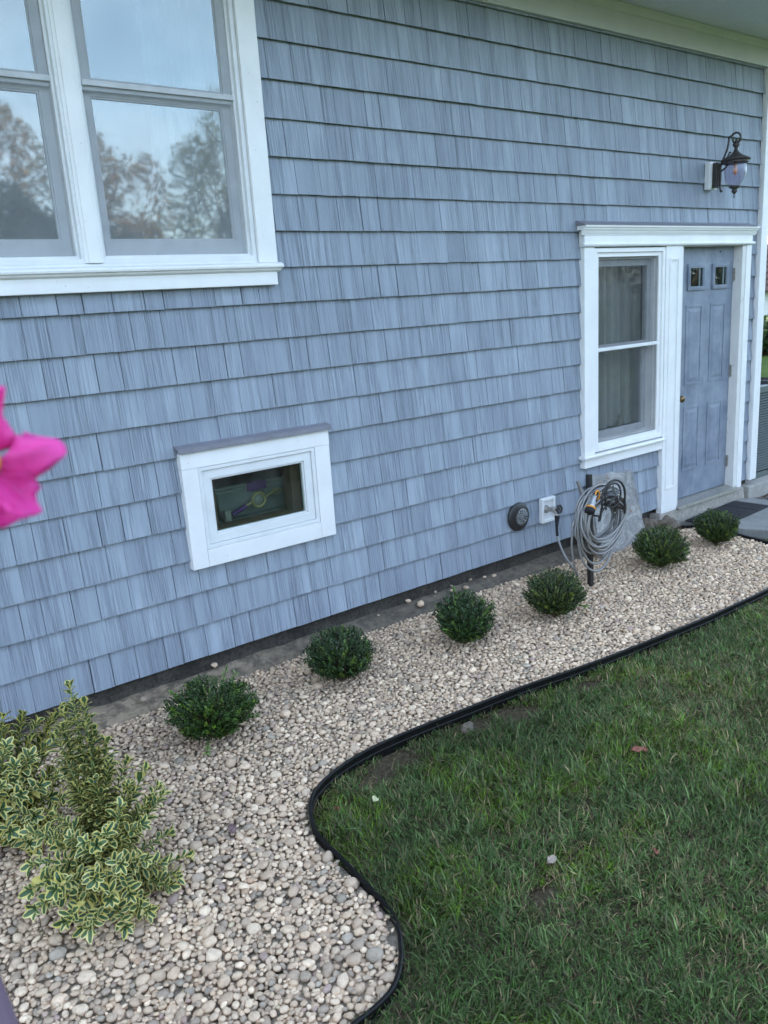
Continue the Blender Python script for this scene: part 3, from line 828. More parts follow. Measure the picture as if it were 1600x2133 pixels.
# ------------------------------------------------------------------ things on and by the wall
# carriage lantern
LX, LY = 6.160, -0.205
ln_ = empty('wall_lantern', (6.14, 0.0, 2.43)); tag(ln_, 'dark bronze carriage lantern with lilac glass above the door', 'lantern')
b = MB(); b.box(6.086,6.190,-0.040,0.004,2.440,2.640); b.box(6.098,6.178,-0.048,-0.0402,2.456,2.624); b.build('mounting_block', MAT['white_vinyl'], ln_, 0.006)
b = MB(); b.box(6.104,6.172,-0.085,-0.0485,2.450,2.630); b.box(6.112,6.164,-0.095,-0.0852,2.462,2.618); b.build('backplate', MAT['lantern_bronze'], ln_, 0.012)
arm = []
for s in np.linspace(0,1,14):
    arm.append((6.138+(LX-6.138)*s, -0.09-0.055*s-0.02*math.sin(s*3.14), 2.585+0.215*s**0.8))
cx, cy, cz = LX, LY+0.015, 2.790
for q in np.linspace(150,-190,22):
    r_ = 0.045*(1-0.45*(150-q)/340)
    arm.append((cx, cy-0.012+ -math.cos(math.radians(q))*r_, cz-0.012+math.sin(math.radians(q))*r_))
b = MB(); b.tube(arm, 0.0075, 8)
b.tube([(6.136,-0.10,2.60),(6.142,-0.135,2.64),(6.148,-0.155,2.675),(6.150,-0.16,2.69),(6.150,-0.172,2.685)], 0.006, 8)
b.tube([(6.136,-0.095,2.60),(6.136,-0.10,2.53),(6.136,-0.098,2.45),(6.136,-0.108,2.415),(6.136,-0.120,2.418)], 0.008, 8)
b.tube([(6.136,-0.10,2.56),(6.140,-0.14,2.585),(LX,LY+0.05,2.618)], 0.007, 8)
b.build('arm', MAT['lantern_bronze'], ln_)
b = MB(); b.lathe([(0.090,2.604),(0.092,2.612),(0.088,2.618),(0.098,2.622),(0.100,2.634),(0.094,2.640),(0.080,2.646),(0.050,2.660),(0.030,2.676),(0.018,2.690),(0.014,2.702),(0.012,2.712),(0.022,2.726),(0.027,2.740),(0.022,2.743),(0.012,2.747),(0.015,2.756),(0.011,2.764),(0.006,2.772),(0.001,2.775)], (LX,LY,0), (0,0,1), 28)
for kq in range(36):
    q = 2*math.pi*kq/36; b.lathe([(0.001,-0.006),(0.005,-0.003),(0.005,0.003),(0.001,0.006)], (LX+0.100*math.cos(q),LY+0.100*math.sin(q),2.628),(0,0,1),5)
b.build('lantern_roof', MAT['lantern_bronze'], ln_)
b = MB(); b.lathe([(0.070,2.604),(0.076,2.585),(0.079,2.560),(0.078,2.530),(0.070,2.500),(0.056,2.472),(0.040,2.452),(0.034,2.444)], (LX,LY,0), (0,0,1), 28)
b.f = b.f[:-2]; b.mi = b.mi[:-2]; b.sm = b.sm[:-2]
b.build('glass_globe', MAT['lilac_glass'], ln_)
b = MB(); b.lathe([(0.001,2.52),(0.013,2.535),(0.015,2.555),(0.010,2.580),(0.010,2.603),(0.001,2.604)], (LX,LY,0), (0,0,1), 12); b.build('bulb', MAT['sunflower_bulb'], ln_)
b = MB(); b.lathe([(0.034,2.446),(0.042,2.442),(0.042,2.434),(0.028,2.426),(0.016,2.418),(0.021,2.408),(0.021,2.402),(0.012,2.392),(0.005,2.386),(0.001,2.384)], (LX,LY,0), (0,0,1), 20)
b.tube([(LX+0.009*math.cos(q),LY,2.372+0.015*math.sin(q)) for q in np.linspace(0,2*math.pi,17)[:-1]], 0.0025, 6, closed=True)
b.build('finial', MAT['lantern_bronze'], ln_)

# round vent cover
VC = (3.937,-0.004,0.268)
vn = empty('vent_cover', VC); tag(vn, 'round black perforated vent cover low on the siding', 'vent cover')
b = MB(); b.lathe([(0.100,-0.004),(0.100,0.006),(0.094,0.011),(0.078,0.017),(0.052,0.021),(0.001,0.0225)], VC, (0,-1,0), 36)
b.build('cover_dome', MAT['black_iron'], vn)
worn = MB()
b = MB()
for r_, cnt in ((0.0,1),(0.016,6),(0.031,11),(0.045,14)):
    for kq in range(cnt):
        q = 2*math.pi*kq/cnt + r_*40
        px, pz = VC[0]+0.008+r_*math.cos(q), VC[2]-0.004+r_*math.sin(q)
        b.lathe([(0.0046,0.014),(0.0046,0.0242 if r_ < 0.04 else 0.0230),(0.001,0.0245 if r_ < 0.04 else 0.0233)], (px,VC[1],pz),(0,-1,0),7,smooth=False)
b.build('vent_holes', MAT['dark_gap'], vn)
t = NT('worn_zinc'); n1 = t.noise(t.pos(), 40, 4, 0.6); t.color(t.ramp(n1, [(0.4,(0.16,0.17,0.18)),(0.6,(0.36,0.38,0.40))])); t.rough(0.45,0.5,0.3); MAT['worn_zinc'] = t.m
b = MB(); b.lathe([(0.060,0.0204),(0.052,0.0215),(0.001,0.0232)], (VC[0]+0.012,VC[1],VC[2]-0.002), (0,-1,0), 22); b.build('worn_patch', MAT['worn_zinc'], vn)

# outdoor tap with its plate
FX, FZ = 4.205, 0.268
tp = empty('garden_tap', (FX,0,FZ)); tag(tp, 'outdoor tap with round handle on a white wall plate', 'tap')
b = MB(); b.frame(4.152,4.290,0.174,0.352,0.022,-0.030,0.004); b.box(4.173,4.269,-0.012,0.002,0.195,0.331); b.build('wall_plate', MAT['white_vinyl'], tp, 0.004)
b = MB(); b.lathe([(0.028,0.012),(0.028,0.022),(0.018,0.030),(0.016,0.075),(0.020,0.080),(0.020,0.105),(0.012,0.110)], (FX,0,FZ), (0,-1,0.12), 14)
b.tube([(FX,-0.085,FZ+0.004),(FX-0.002,-0.108,FZ-0.010),(FX-0.004,-0.118,FZ-0.032)], 0.014, 10); b.build('tap_body', MAT['galvanised'], tp)
b = MB(); hc = Vector((FX,-0.138,FZ+0.020)); hx = Vector((1,0,0)); hn = Vector((0,-1,0.15)).normalized(); hz = hx.cross(hn).normalized()
b.tube([hc+0.026*(1+0.10*math.cos(6*q))*(math.cos(q)*hx+math.sin(q)*hz) for q in np.linspace(0,2*math.pi,37)[:-1]], 0.006, 7, closed=True)
for q in (0,60,120): b.tube([hc-0.024*(math.cos(math.radians(q))*hx+math.sin(math.radians(q))*hz), hc+0.024*(math.cos(math.radians(q))*hx+math.sin(math.radians(q))*hz)], 0.004, 6)
b.tube([(FX,-0.10,FZ+0.014), hc-0.004*hn], 0.007, 8); b.build('tap_handle', MAT['black_iron'], tp)

# hose stand with star
PX, PY = 4.135, -0.462
hs = empty('hose_stand', (PX,PY,-0.16)); tag(hs, 'black iron hose stand with star in a ring', 'hose stand')
b = MB(); b.obox((PX-0.008,PY,0.175), (0.0155,0,0), (0,0.0155,0), (-0.008,0,0.415)); b.build('post', MAT['black_iron'], hs, 0.002)
SC = Vector((4.140,-0.635,0.472))     # star centre
b = MB(); b.tube([SC+Vector((0.078*math.cos(q),0,0.078*math.sin(q))) for q in np.linspace(0,2*math.pi,37)[:-1]], 0.0055, 8, closed=True); b.build('ring', MAT['black_iron'], hs)
AR = 0.150; AC = Vector((4.140,0,0.385))
b = MB()
arc = [Vector((AC.x+0.118*math.cos(q), SC.y-0.004, 0.452+0.118*math.sin(q))) for q in np.linspace(math.radians(-15),math.radians(195),30)]
b.tube([(AC.x+0.128,SC.y+0.004,0.330)]+arc+[(AC.x-0.128,SC.y+0.004,0.330)], 0.0075, 8); b.build('front_arch', MAT['black_iron'], hs)
b = MB()
for y_ in (-0.628,-0.555,-0.480):
    b.tube([Vector((AC.x+0.132*math.cos(q), y_, 0.325+0.095*math.sin(q))) for q in np.linspace(0,math.pi,22)], 0.006, 8)
for q in (20,160):
    qq = math.radians(q); b.tube([(AC.x+0.132*math.cos(qq),-0.63,0.325+0.095*math.sin(qq)),(AC.x+0.132*math.cos(qq),-0.455,0.325+0.095*math.sin(qq))], 0.006, 6)
b.build('saddle', MAT['black_iron'], hs)
b = MB(); b.tube([(4.335,-0.52,0.315),(4.365,-0.545,0.318)], 0.011, 8); b.build('arm_end', MAT['black_iron'], hs)
st = MB(); pts = []
for kq in range(10):
    q = math.radians(90+36*kq+6); r_ = 0.082 if kq % 2 == 0 else 0.033
    pts.append((SC.x+r_*math.cos(q), SC.y-0.004, SC.z+r_*math.sin(q)))
st.add(pts+[(SC.x,SC.y-0.026,SC.z),(SC.x,SC.y+0.008,SC.z)], [(k,(k+1)%10,10) for k in range(10)]+[((k+1)%10,k,11) for k in range(10)])
st.build('star', MAT['iron_grey'], hs)
sk = MB(); sk.obox((4.485,-0.19,0.14),(0.012,0,0),(0,0.010,0),(-0.125,0.02,0.325)); 
tag(sk.build('wooden_stake', MAT['weathered_wood'], None, 0.002), 'thin grey wooden stake leaning behind the hose stand', 'stake')

# coiled steel hose
path3 = []
def cat(pts, n=10):
    P = [Vector(q) for q in pts]; P = [2*P[0]-P[1]]+P+[2*P[-1]-P[-2]]; out = []
    for i in range(1,len(P)-2):
        for kq in range(n):
            s = kq/n
            out.append(0.5*((2*P[i])+(P[i+1]-P[i-1])*s+(2*P[i-1]-5*P[i]+4*P[i+1]-P[i+2])*s*s+(3*P[i]-P[i-1]-3*P[i+1]+P[i+2])*s**3))
    out.append(P[-2]); return out
lead = cat([(FX-0.004,-0.118,FZ-0.030),(4.19,-0.125,0.17),(4.18,-0.14,0.09),(4.175,-0.20,-0.02),(4.17,-0.27,-0.085),(4.14,-0.34,-0.115),(4.06,-0.41,-0.10),(3.98,-0.452,0.0),(3.945,-0.462,0.15),(3.95,-0.47,0.30)], 8)
rnd = random.Random(5)
loops = []
NL = 21
ctrl = []
seg = 24
for L in range(NL):
    y0 = -0.464 - 0.0092*L if L < 14 else -0.585+0.014*(L-13)
    lay = (L % 2)*0.010
    rx = 0.204 + rnd.uniform(-0.016,0.020) + lay; top = 0.435 + 0.095*((L*5) % 7)/6.0 + rnd.uniform(-0.004,0.004); bot = 0.04 + rnd.uniform(-0.02,0.10) + 0.004*L
    ox = rnd.uniform(-0.018,0.014); skew = rnd.uniform(-0.035,0.03); ydr = rnd.uniform(-0.02,0.02)
    if L == 3: bot = -0.075
    if L == 4: bot = -0.02; 
    for kq in range(seg):
        q = math.radians(180) - 2*math.pi*kq/seg
        cz, rz = (top+bot)/2, (top-bot)/2
        c_, s_ = math.cos(q), math.sin(q)
        # flatter crown where it lies on the saddle, narrower belly
        wx_ = rx*(1.0 - 0.16*max(0,-s_)**1.5)
        y_ = y0 - 0.0105*kq/seg + ydr*max(0,-s_)
        ctrl.append((L, Vector((AC.x+0.01+ox+wx_*c_*(abs(c_)**-0.08 if abs(c_) > 0.05 else 1) + skew*max(0,-s_), y_, cz+rz*s_))))
cp = [v_ for _, v_ in ctrl]
# soften the joints between turns
for _ in range(3): cp = [cp[0]]+[(cp[i-1]+2*cp[i]+cp[i+1])/4 for i in range(1,len(cp)-1)]+[cp[-1]]
hp = lead + [v_ for v_ in cat([lead[-1]]+cp[::2], 4)][1:]
tail = cat([hp[-1],(4.00,-0.60,0.42),(4.005,-0.585,0.455),(4.02,-0.57,0.478)], 6)[1:]
hp = hp + tail
mb = MB(); mb.tube(hp, 0.0078, 7)
al = np.concatenate([[0], np.cumsum([(hp[i+1]-hp[i]).length for i in range(len(hp)-1)])])
hose = mb.build('garden_hose', MAT['steel_hose'])
vals = list(np.repeat(al, 7)) + [0.0]*7 + [float(al[-1])]*7
at_ = hose.data.attributes.new('along','FLOAT','POINT'); at_.data.foreach_set('value', np.array(vals, dtype=np.float32))
tag(hose, 'coiled ribbed steel garden hose hung on the star stand', 'hose')
b = MB(); b.tube([(FX-0.004,-0.118,FZ-0.026),(FX-0.004,-0.1185,FZ-0.05),(4.195,-0.122,0.195),(4.189,-0.126,0.165)], 0.016, 10, radii=[0.017,0.017,0.0135,0.0105])
b.tube([(4.189,-0.126,0.165),(4.184,-0.131,0.135),(4.181,-0.138,0.10)], 0.0095, 10)
b.build('hose_collar', MAT['rubber'], hose)

# spray nozzle resting on the coil
nz_ = empty('spray_nozzle', (3.98,-0.585,0.42)); tag(nz_, 'orange and silver spray nozzle hung on top of the hose coil', 'nozzle')
n0 = Vector((4.035,-0.575,0.482)); n1_ = Vector((3.950,-0.600,0.395)); ax = (n1_-n0).normalized(); Ln = (n1_-n0).length
b = MB(); b.lathe([(0.013,0.0),(0.017,0.02),(0.019,0.045),(0.024,0.075),(0.028,0.088)], n0, ax, 16); b.build('barrel', MAT['chrome_grey'], nz_)
b = MB(); b.lathe([(0.030,0.087),(0.033,0.090),(0.033,0.099),(0.030,0.101)], n0, ax, 18); b.build('orange_band', MAT['orange_plastic'], nz_)
b = MB(); b.lathe([(0.032,0.1015),(0.034,0.106),(0.033,0.125),(0.026,0.130),(0.001,0.131)], n0, ax, 18); b.build('spray_head', MAT['rubber'], nz_)
up_ = Vector((0.25,-0.3,0.9)); 
b = MB(); b.tube(cat([n0+ax*0.03+Vector((0.012,0,0.014)), n0+Vector((0.014,-0.004,0.026)), n0+Vector((0.034,-0.006,0.016)), n0+Vector((0.036,-0.005,-0.014)), n0+Vector((0.022,0,-0.03))],5), 0.007, 8); b.build('trigger', MAT['orange_plastic'], nz_)
b = MB(); b.tube([n0-ax*0.004, n0-ax*0.025+Vector((0,0,-0.008)), n0-ax*0.04+Vector((0.006,0.01,-0.04))], 0.014, 10, radii=[0.016,0.015,0.011]); b.build('grip', MAT['rubber'], nz_)

# flagstone leaning on the wall
fs = MB()
fr_ = [(4.60,-0.195,-0.20),(5.30,-0.090,-0.20),(5.166,-0.036,0.378),(4.655,-0.040,0.412)]
th_ = Vector((0.0,0.034,0.012)); 
def jag(a_, b_, n, amp):
    out = []
    for kq in range(n):
        s = kq/n; p_ = Vector(a_).lerp(Vector(b_), s)
        if kq: p_ += Vector((random.uniform(-amp,amp),0,random.uniform(-amp,amp)))
        out.append(p_)
    return out
ol = jag(fr_[0],fr_[1],5,0.006)+jag(fr_[1],fr_[2],9,0.006)+jag(fr_[2],fr_[3],8,0.005)+jag(fr_[3],fr_[0],8,0.006)
n = len(ol)
fs.add(ol+[q+th_ for q in ol], [tuple(range(n)), tuple(range(2*n-1,n-1,-1))]+[(k,n+k,n+(k+1)%n,(k+1)%n) for k in range(n)])
tag(fs.build('stone_slab', MAT['flagstone'], None, 0.003), 'flat grey flagstone leaning on the siding behind the hose', 'flagstone')

def rock(name, c, r, seed, mat, sub=4, amp=0.42, flat=0.75):
    bm = bmesh.new(); bmesh.ops.create_icosphere(bm, subdivisions=sub, radius=1.0)
    for v_ in bm.verts:
        d_ = 1 + amp*noise.noise(v_.co*1.3+Vector((seed,0,0))) + amp*0.4*noise.noise(v_.co*4+Vector((0,seed,0)))
        v_.co = Vector((v_.co.x*r[0]*d_, v_.co.y*r[1]*d_, v_.co.z*r[2]*d_))
    me = bpy.data.meshes.new(name); bm.to_mesh(me); bm.free(); me.materials.append(mat)
    for p_ in me.polygons: p_.use_smooth = True
    return link_mesh(name, me, c)
tag(rock('boulder', (5.60,-0.055,-0.135), (0.105,0.075,0.065), 3, MAT['rock_brown']), 'rounded brown rock at the foot of the white pilaster', 'rock')
tag(rock('field_rock', (5.43,0.0,-0.125), (0.09,0.07,0.07), 9, MAT['rock_brown']), 'dark rubble stone under the siding beside the pilaster', 'rock')
tag(rock('edge_stone', (2.285,-1.228,-0.20), (0.035,0.024,0.022), 5, MAT['rock_brown']), 'grey stone on the soil outside the black edging', 'stone')

# door mat
mt = MB(); m0 = [(5.785,-0.105),(6.60,-0.065),(6.625,-0.375),(5.83,-0.42)]
mt.add([(x,y,-0.139) for x,y in m0]+[(x,y,-0.129) for x,y in m0], [(3,2,1,0),(4,5,6,7)]+[(k,(k+1)%4,4+(k+1)%4,4+k) for k in range(4)])
mat_ob = mt.build('door_mat', MAT['rubber'], None, 0.003); tag(mat_ob, 'black ribbed rubber door mat on the stone path', 'door mat')
rb = MB()
for i in range(13):
    s = 0.06+0.88*i/12
    a_ = Vector((*m0[0],-0.127)).lerp(Vector((*m0[3],-0.127)), s); b_ = Vector((*m0[1],-0.127)).lerp(Vector((*m0[2],-0.127)), s)
    rb.tube([a_.lerp(b_,0.04), a_.lerp(b_,0.30+0.12*math.sin(i))], 0.0045, 5); rb.tube([a_.lerp(b_,0.42+0.08*math.sin(i*2)), a_.lerp(b_,0.66)], 0.0045, 5); rb.tube([a_.lerp(b_,0.72), a_.lerp(b_,0.96)], 0.0045, 5)
rb.build('mat_ribs', MAT['rubber'], mat_ob)

# lawn edging
ed = MB()
prof = [(-0.0045,-0.100),(-0.0045,-0.009),(-0.0085,-0.005),(-0.0092,0.001),(-0.005,0.006),(0.0015,0.007),(0.0062,0.003),(0.0070,-0.003),(0.004,-0.009),(0.004,-0.026),(0.0072,-0.029),(0.0072,-0.033),(0.004,-0.036),(0.004,-0.100)]
V, F = [], []
EPv = [Vector((q[0],q[1],0)) for q in EP]
for i, p_ in enumerate(EPv):
    t_ = (EPv[min(i+1,len(EPv)-1)]-EPv[max(i-1,0)]).normalized(); nrm = Vector((t_.y,-t_.x,0))    # towards the lawn
    zt = Z_TOP - 0.003 + 0.005*noise.noise((p_.x*2.3,p_.y*2.3,0.7))
    lean = 0.10*noise.noise((p_.x*1.7,p_.y*1.7,5.0))
    for (o_, h_) in prof: V.append(p_ + nrm*(o_ - lean*h_) + Vector((0,0,zt+h_)))
m_ = len(prof)
for i in range(len(EPv)-1):
    for j in range(m_): F.append((i*m_+j, i*m_+(j+1)%m_, (i+1)*m_+(j+1)%m_, (i+1)*m_+j))
ed.add(V, F, 0, False)
edo = ed.build('lawn_edging', MAT['edging_plastic'])
tag(edo, 'black plastic lawn edging curving between pebbles and grass', 'edging')

# air conditioner on its pad
pd = MB(); pd.box(6.86,8.4,-0.055,1.0,-0.22,-0.055); tag(pd.build('equipment_pad', MAT['pad_concrete'], None, 0.008), 'pale concrete pad under the air conditioner at the corner', 'concrete pad')
ac = empty('air_conditioner', (7.6,0.5,-0.055)); tag(ac, 'grey-green louvred air conditioner unit past the house corner', 'air conditioner')
AX0, AX1, AY0, AY1 = 7.14, 7.94, 0.06, 0.86
b = MB(); b.box(AX0+.02,AX1-.02,AY0+.02,AY1-.02,-0.054,0.74); b.build('core', MAT['ac_dark'], ac)
b = MB(); b.box(AX0,AX1,AY0,AY1,0.741,0.80); b.box(AX0,AX1,AY0,AY1,-0.0545,-0.005)
for x_ in (AX0,AX1-.03):
    for y_ in (AY0,AY1-.03): b.box(x_,x_+.03,y_,y_+.03,-0.0048,0.7405)
b.box((AX0+AX1)/2-.012,(AX0+AX1)/2+.012,AY0,AY0+.018,-0.0048,0.7405); b.build('cabinet', MAT['ac_metal'], ac, 0.004)
for i in range(30):
    z_ = 0.012+i*0.0243
    b = MB(); b.add([(AX0+.031,AY0+.004,z_),(AX1-.031,AY0+.004,z_),(AX1-.031,AY0+.018,z_+.012),(AX0+.031,AY0+.018,z_+.012),(AX0+.031,AY0+.004,z_+.004),(AX1-.031,AY0+.004,z_+.004),(AX1-.031,AY0+.018,z_+.016),(AX0+.031,AY0+.018,z_+.016)],[(0,3,2,1),(4,5,6,7),(0,1,5,4),(1,2,6,5),(2,3,7,6),(3,0,4,7)])
    b.add([(AX0+.004,AY0+.031,z_),(AX0+.004,AY1-.031,z_),(AX0+.018,AY1-.031,z_+.012),(AX0+.018,AY0+.031,z_+.012),(AX0+.004,AY0+.031,z_+.004),(AX0+.004,AY1-.031,z_+.004),(AX0+.018,AY1-.031,z_+.016),(AX0+.018,AY0+.031,z_+.016)],[(0,1,2,3),(4,7,6,5),(0,4,5,1),(1,5,6,2),(2,6,7,3),(3,7,4,0)])
    b.build('louvre', MAT['ac_metal'], ac)
b = MB()
for r_ in np.linspace(0.06,0.36,11): b.tube([((AX0+AX1)/2+r_*math.cos(q),(AY0+AY1)/2+r_*math.sin(q),0.815-0.03*r_) for q in np.linspace(0,2*math.pi,41)[:-1]], 0.004, 5, closed=True)
for q in np.linspace(0,2*math.pi,9)[:-1]: b.tube([((AX0+AX1)/2,(AY0+AY1)/2,0.818),((AX0+AX1)/2+.37*math.cos(q),(AY0+AY1)/2+.37*math.sin(q),0.803)], 0.005, 5)
b.build('fan_guard', MAT['ac_dark'], ac)

# behind the glass
def folds(name, x0, x1, z0, z1, y, amp, n, mat, label, seed):
    r_ = random.Random(seed); N = 90; V, F = [], []
    ph = [r_.uniform(0,6.28) for _ in range(4)]
    for th__ in (0, 0.003):
        for i in range(N+1):
            s = i/N; x = x0+(x1-x0)*s
            for zz in (0, 0.5, 1):
                w_ = amp*(math.sin(s*n*6.28+ph[0]+0.5*zz)+0.5*math.sin(s*n*2.6*6.28+ph[1]))*(1.15-0.35*zz)
                V.append((x+0.015*math.sin(s*9+ph[2])*(1-zz), y+w_+th__, z0+(z1-z0)*zz))
    m0_ = (N+1)*3
    for i in range(N):
        for j in range(2):
            F.append((i*3+j,(i+1)*3+j,(i+1)*3+j+1,i*3+j+1)); F.append((m0_+i*3+j,m0_+i*3+j+1,m0_+(i+1)*3+j+1,m0_+(i+1)*3+j))
    mb_ = MB(); mb_.add(V, F, 0, True); o = mb_.build(name, mat); tag(o, label, 'curtain'); return o
folds('curtain', 4.76, 5.62, 0.70, 1.97, 0.215, 0.030, 6, MAT['curtain_cloth'], 'pale curtain in folds behind the window beside the door', 3)
folds('curtain', 1.70, 2.09, 2.0, 3.3, 0.20, 0.022, 4, MAT['sheer_cloth'], 'pale curtain at the right edge of the big window', 5)
folds('curtain', 1.31, 1.45, 2.0, 3.3, 0.20, 0.02, 2, MAT['sheer_cloth'], 'pale curtain beside the mullion of the big window', 8)
bt = MB(); bt.lathe([(0.022,0),(0.024,0.01),(0.024,0.075),(0.018,0.09),(0.009,0.098),(0.009,0.115),(0.013,0.117),(0.013,0.13),(0.001,0.133)], (5.27,0.165,0.66), (0,0,1), 14); tag(bt.build('bottle', MAT['cream_plastic']), 'small pale pump bottle on the sill inside the window', 'bottle')
shl = MB(); shl.box(4.79,5.49,0.131,0.40,0.63,0.659); shl.build('inner_ledge', MAT['room_plaster'], H_)
# storage tubs in the basement
def frust(mb_, x0,x1,y0,y1,z0,z1,t_):
    mb_.add([(x0+t_,y0+t_,z0),(x1-t_,y0+t_,z0),(x1-t_,y1-t_,z0),(x0+t_,y1-t_,z0),(x0,y0,z1),(x1,y0,z1),(x1,y1,z1),(x0,y1,z1)],[(0,3,2,1),(4,5,6,7),(0,1,5,4),(1,2,6,5),(2,3,7,6),(3,0,4,7)])
sh_ = MB(); sh_.box(1.4,2.9,0.16,0.75,0.560,0.585); tag(sh_.build('basement_shelf', MAT['room_wood']), 'wooden shelf inside the basement window', 'shelf')
tb = empty('storage_tub', (2.06,0.33,0.586)); tag(tb, 'translucent grey storage tub with purple latch behind basement glass', 'storage tub')
b = MB(); frust(b, 1.83,2.32,0.22,0.52,0.64,0.805,0.018); b.build('tub', MAT['bin_plastic'], tb, 0.012)
b = MB(); b.box(1.815,2.335,0.205,0.535,0.806,0.828); b.build('lid', MAT['bin_plastic'], tb, 0.006)
b = MB(); b.box(2.01,2.13,0.192,0.204,0.780,0.832); b.build('latch', MAT['purple_plastic'], tb, 0.004)
b = MB(); b.box(1.78,2.36,0.17,0.60,0.586,0.612); b.box(1.80,2.34,0.185,0.59,0.6125,0.639); b.build('tub_below', MAT['bin_plastic'], tb, 0.006)
tr_ = empty('gold_ornament', (2.05,0.185,0.64)); tag(tr_, 'gold rimmed round ornament with purple handle behind basement glass', 'ornament')
b = MB(); b.tube([(2.07+0.040*math.cos(q),0.187,0.725+0.040*math.sin(q)) for q in np.linspace(0,2*math.pi,25)[:-1]], 0.0085, 8, closed=True)
b.tube([(2.115,0.187,0.735),(2.15,0.187,0.748),(2.20,0.187,0.76)],0.006,6); b.tube([(2.15,0.187,0.748),(2.185,0.187,0.735),(2.225,0.187,0.755),(2.20,0.187,0.77),(2.16,0.187,0.765)],0.0035,6)
b.tube([(2.02,0.187,0.715),(1.99,0.187,0.705)],0.009,8); b.build('gold_rim', MAT['gold_plastic'], tr_)
b = MB(); b.lathe([(0.034,0),(0.034,0.004),(0.001,0.006)], (2.07,0.19,0.725),(0,-1,0),20); b.build('dial', MAT['cream_plastic'], tr_)
b = MB(); b.tube([(1.985,0.187,0.703),(1.90,0.187,0.672)],0.013,10); b.build('handle', MAT['purple_plastic'], tr_)
cl = MB(); cl.box(1.845,1.885,0.165,0.20,0.6395,0.705); tag(cl.build('plastic_clip', MAT['cream_plastic'], None, 0.008), 'cream plastic clip at the left of the basement tub', 'clip')
bx = MB(); bx.lathe([(0.05,0),(0.055,0.16),(0.05,0.17),(0.001,0.171)], (2.44,0.30,0.586),(0,0,1),16); tag(bx.build('dark_canister', MAT['ac_metal']), 'dark canister at the right behind the basement glass', 'canister')

# ------------------------------------------------------------------ pebbles
def ico(sub):
    bm = bmesh.new(); bmesh.ops.create_icosphere(bm, subdivisions=sub, radius=1.0)
    v_ = np.array([q.co[:] for q in bm.verts]); f_ = np.array([[x.index for x in q.verts] for q in bm.faces]); bm.free(); return v_, f_
def lumpy(v_, seed, amp):
    o = Vector((seed*3.7, seed*1.3, 0)); out = []
    for q in v_:
        q = Vector(q); d_ = 1+amp*noise.noise(q*0.9+o)+amp*0.5*noise.noise(q*2.1-o)
        out.append(q*d_)
    return np.array([x[:] for x in out])
NV = 14
I2, F2 = ico(2); I3, F3 = ico(3); I1, F1 = ico(1)
def octa():
    bm = bmesh.new()
    vs_ = [bm.verts.new(q) for q in ((1,0,0),(-1,0,0),(0,1,0),(0,-1,0),(0,0,1),(0,0,-1))]
    for a_ in (0,1):
        for b_ in (2,3):
            for c_ in (4,5): bm.faces.new([vs_[a_], vs_[b_], vs_[c_]] if (a_+b_+c_) % 2 == 0 else [vs_[b_], vs_[a_], vs_[c_]])
    bmesh.ops.subdivide_edges(bm, edges=bm.edges[:], cuts=1, use_grid_fill=True)
    bmesh.ops.triangulate(bm, faces=bm.faces[:]); bmesh.ops.recalc_face_normals(bm, faces=bm.faces[:])
    for q in bm.verts: q.co.normalize()
    bm.verts.index_update()
    v_ = np.array([q.co[:] for q in bm.verts]); f_ = np.array([[x.index for x in q.verts] for q in bm.faces]); bm.free(); return v_, f_
IO, FO = octa()
PVO = [lumpy(IO*1.04, s, 0.26) for s in range(NV)]
PV2 = [lumpy(I2, s, 0.26) for s in range(NV)]; PV3 = [lumpy(I3, s, 0.26) for s in range(NV)]
RES = 0.006; GX0, GY0 = -0.65, -2.35
NXg, NYg = int(6.6/RES), int(2.5/RES)
Hm = np.full((NXg, NYg), Z_BED)
# prototypes: half axes and yaw -> footprint
protos = []
for i in range(160):
    big = math.exp(rng.normal(math.log(0.0136), 0.40)); big = min(max(big, 0.0065), 0.027)
    a_ = big; b_ = big*rng.uniform(0.62, 0.95); c_ = b_*rng.uniform(0.55, 0.9); yaw = rng.uniform(0, math.pi)
    R_ = int(math.ceil(a_/RES)); ii, jj = np.mgrid[-R_:R_+1, -R_:R_+1]
    xr = (ii*math.cos(yaw)+jj*math.sin(yaw))*RES/a_; yr = (-ii*math.sin(yaw)+jj*math.cos(yaw))*RES/b_
    rho = xr**2+yr**2; m_ = rho < 1
    if m_.sum() == 0: m_ = (ii == 0) & (jj == 0)
    protos.append((a_, b_, c_, yaw, ii[m_], jj[m_], c_*np.sqrt(np.clip(1-rho[m_], 0, 1))))
N_TRY = 88000
cx_ = rng.uniform(-0.55, 5.75, N_TRY*2); cy_ = rng.uniform(-2.22, -0.02, N_TRY*2)
ok = in_poly(cx_, cy_, BEDPOLY)
# the left corner that the frame never shows stays thinner
ok &= ~((cx_ < 0.0) & (rng.random(N_TRY*2) < 0.5))
cx_, cy_ = cx_[ok], cy_[ok]
peb = []
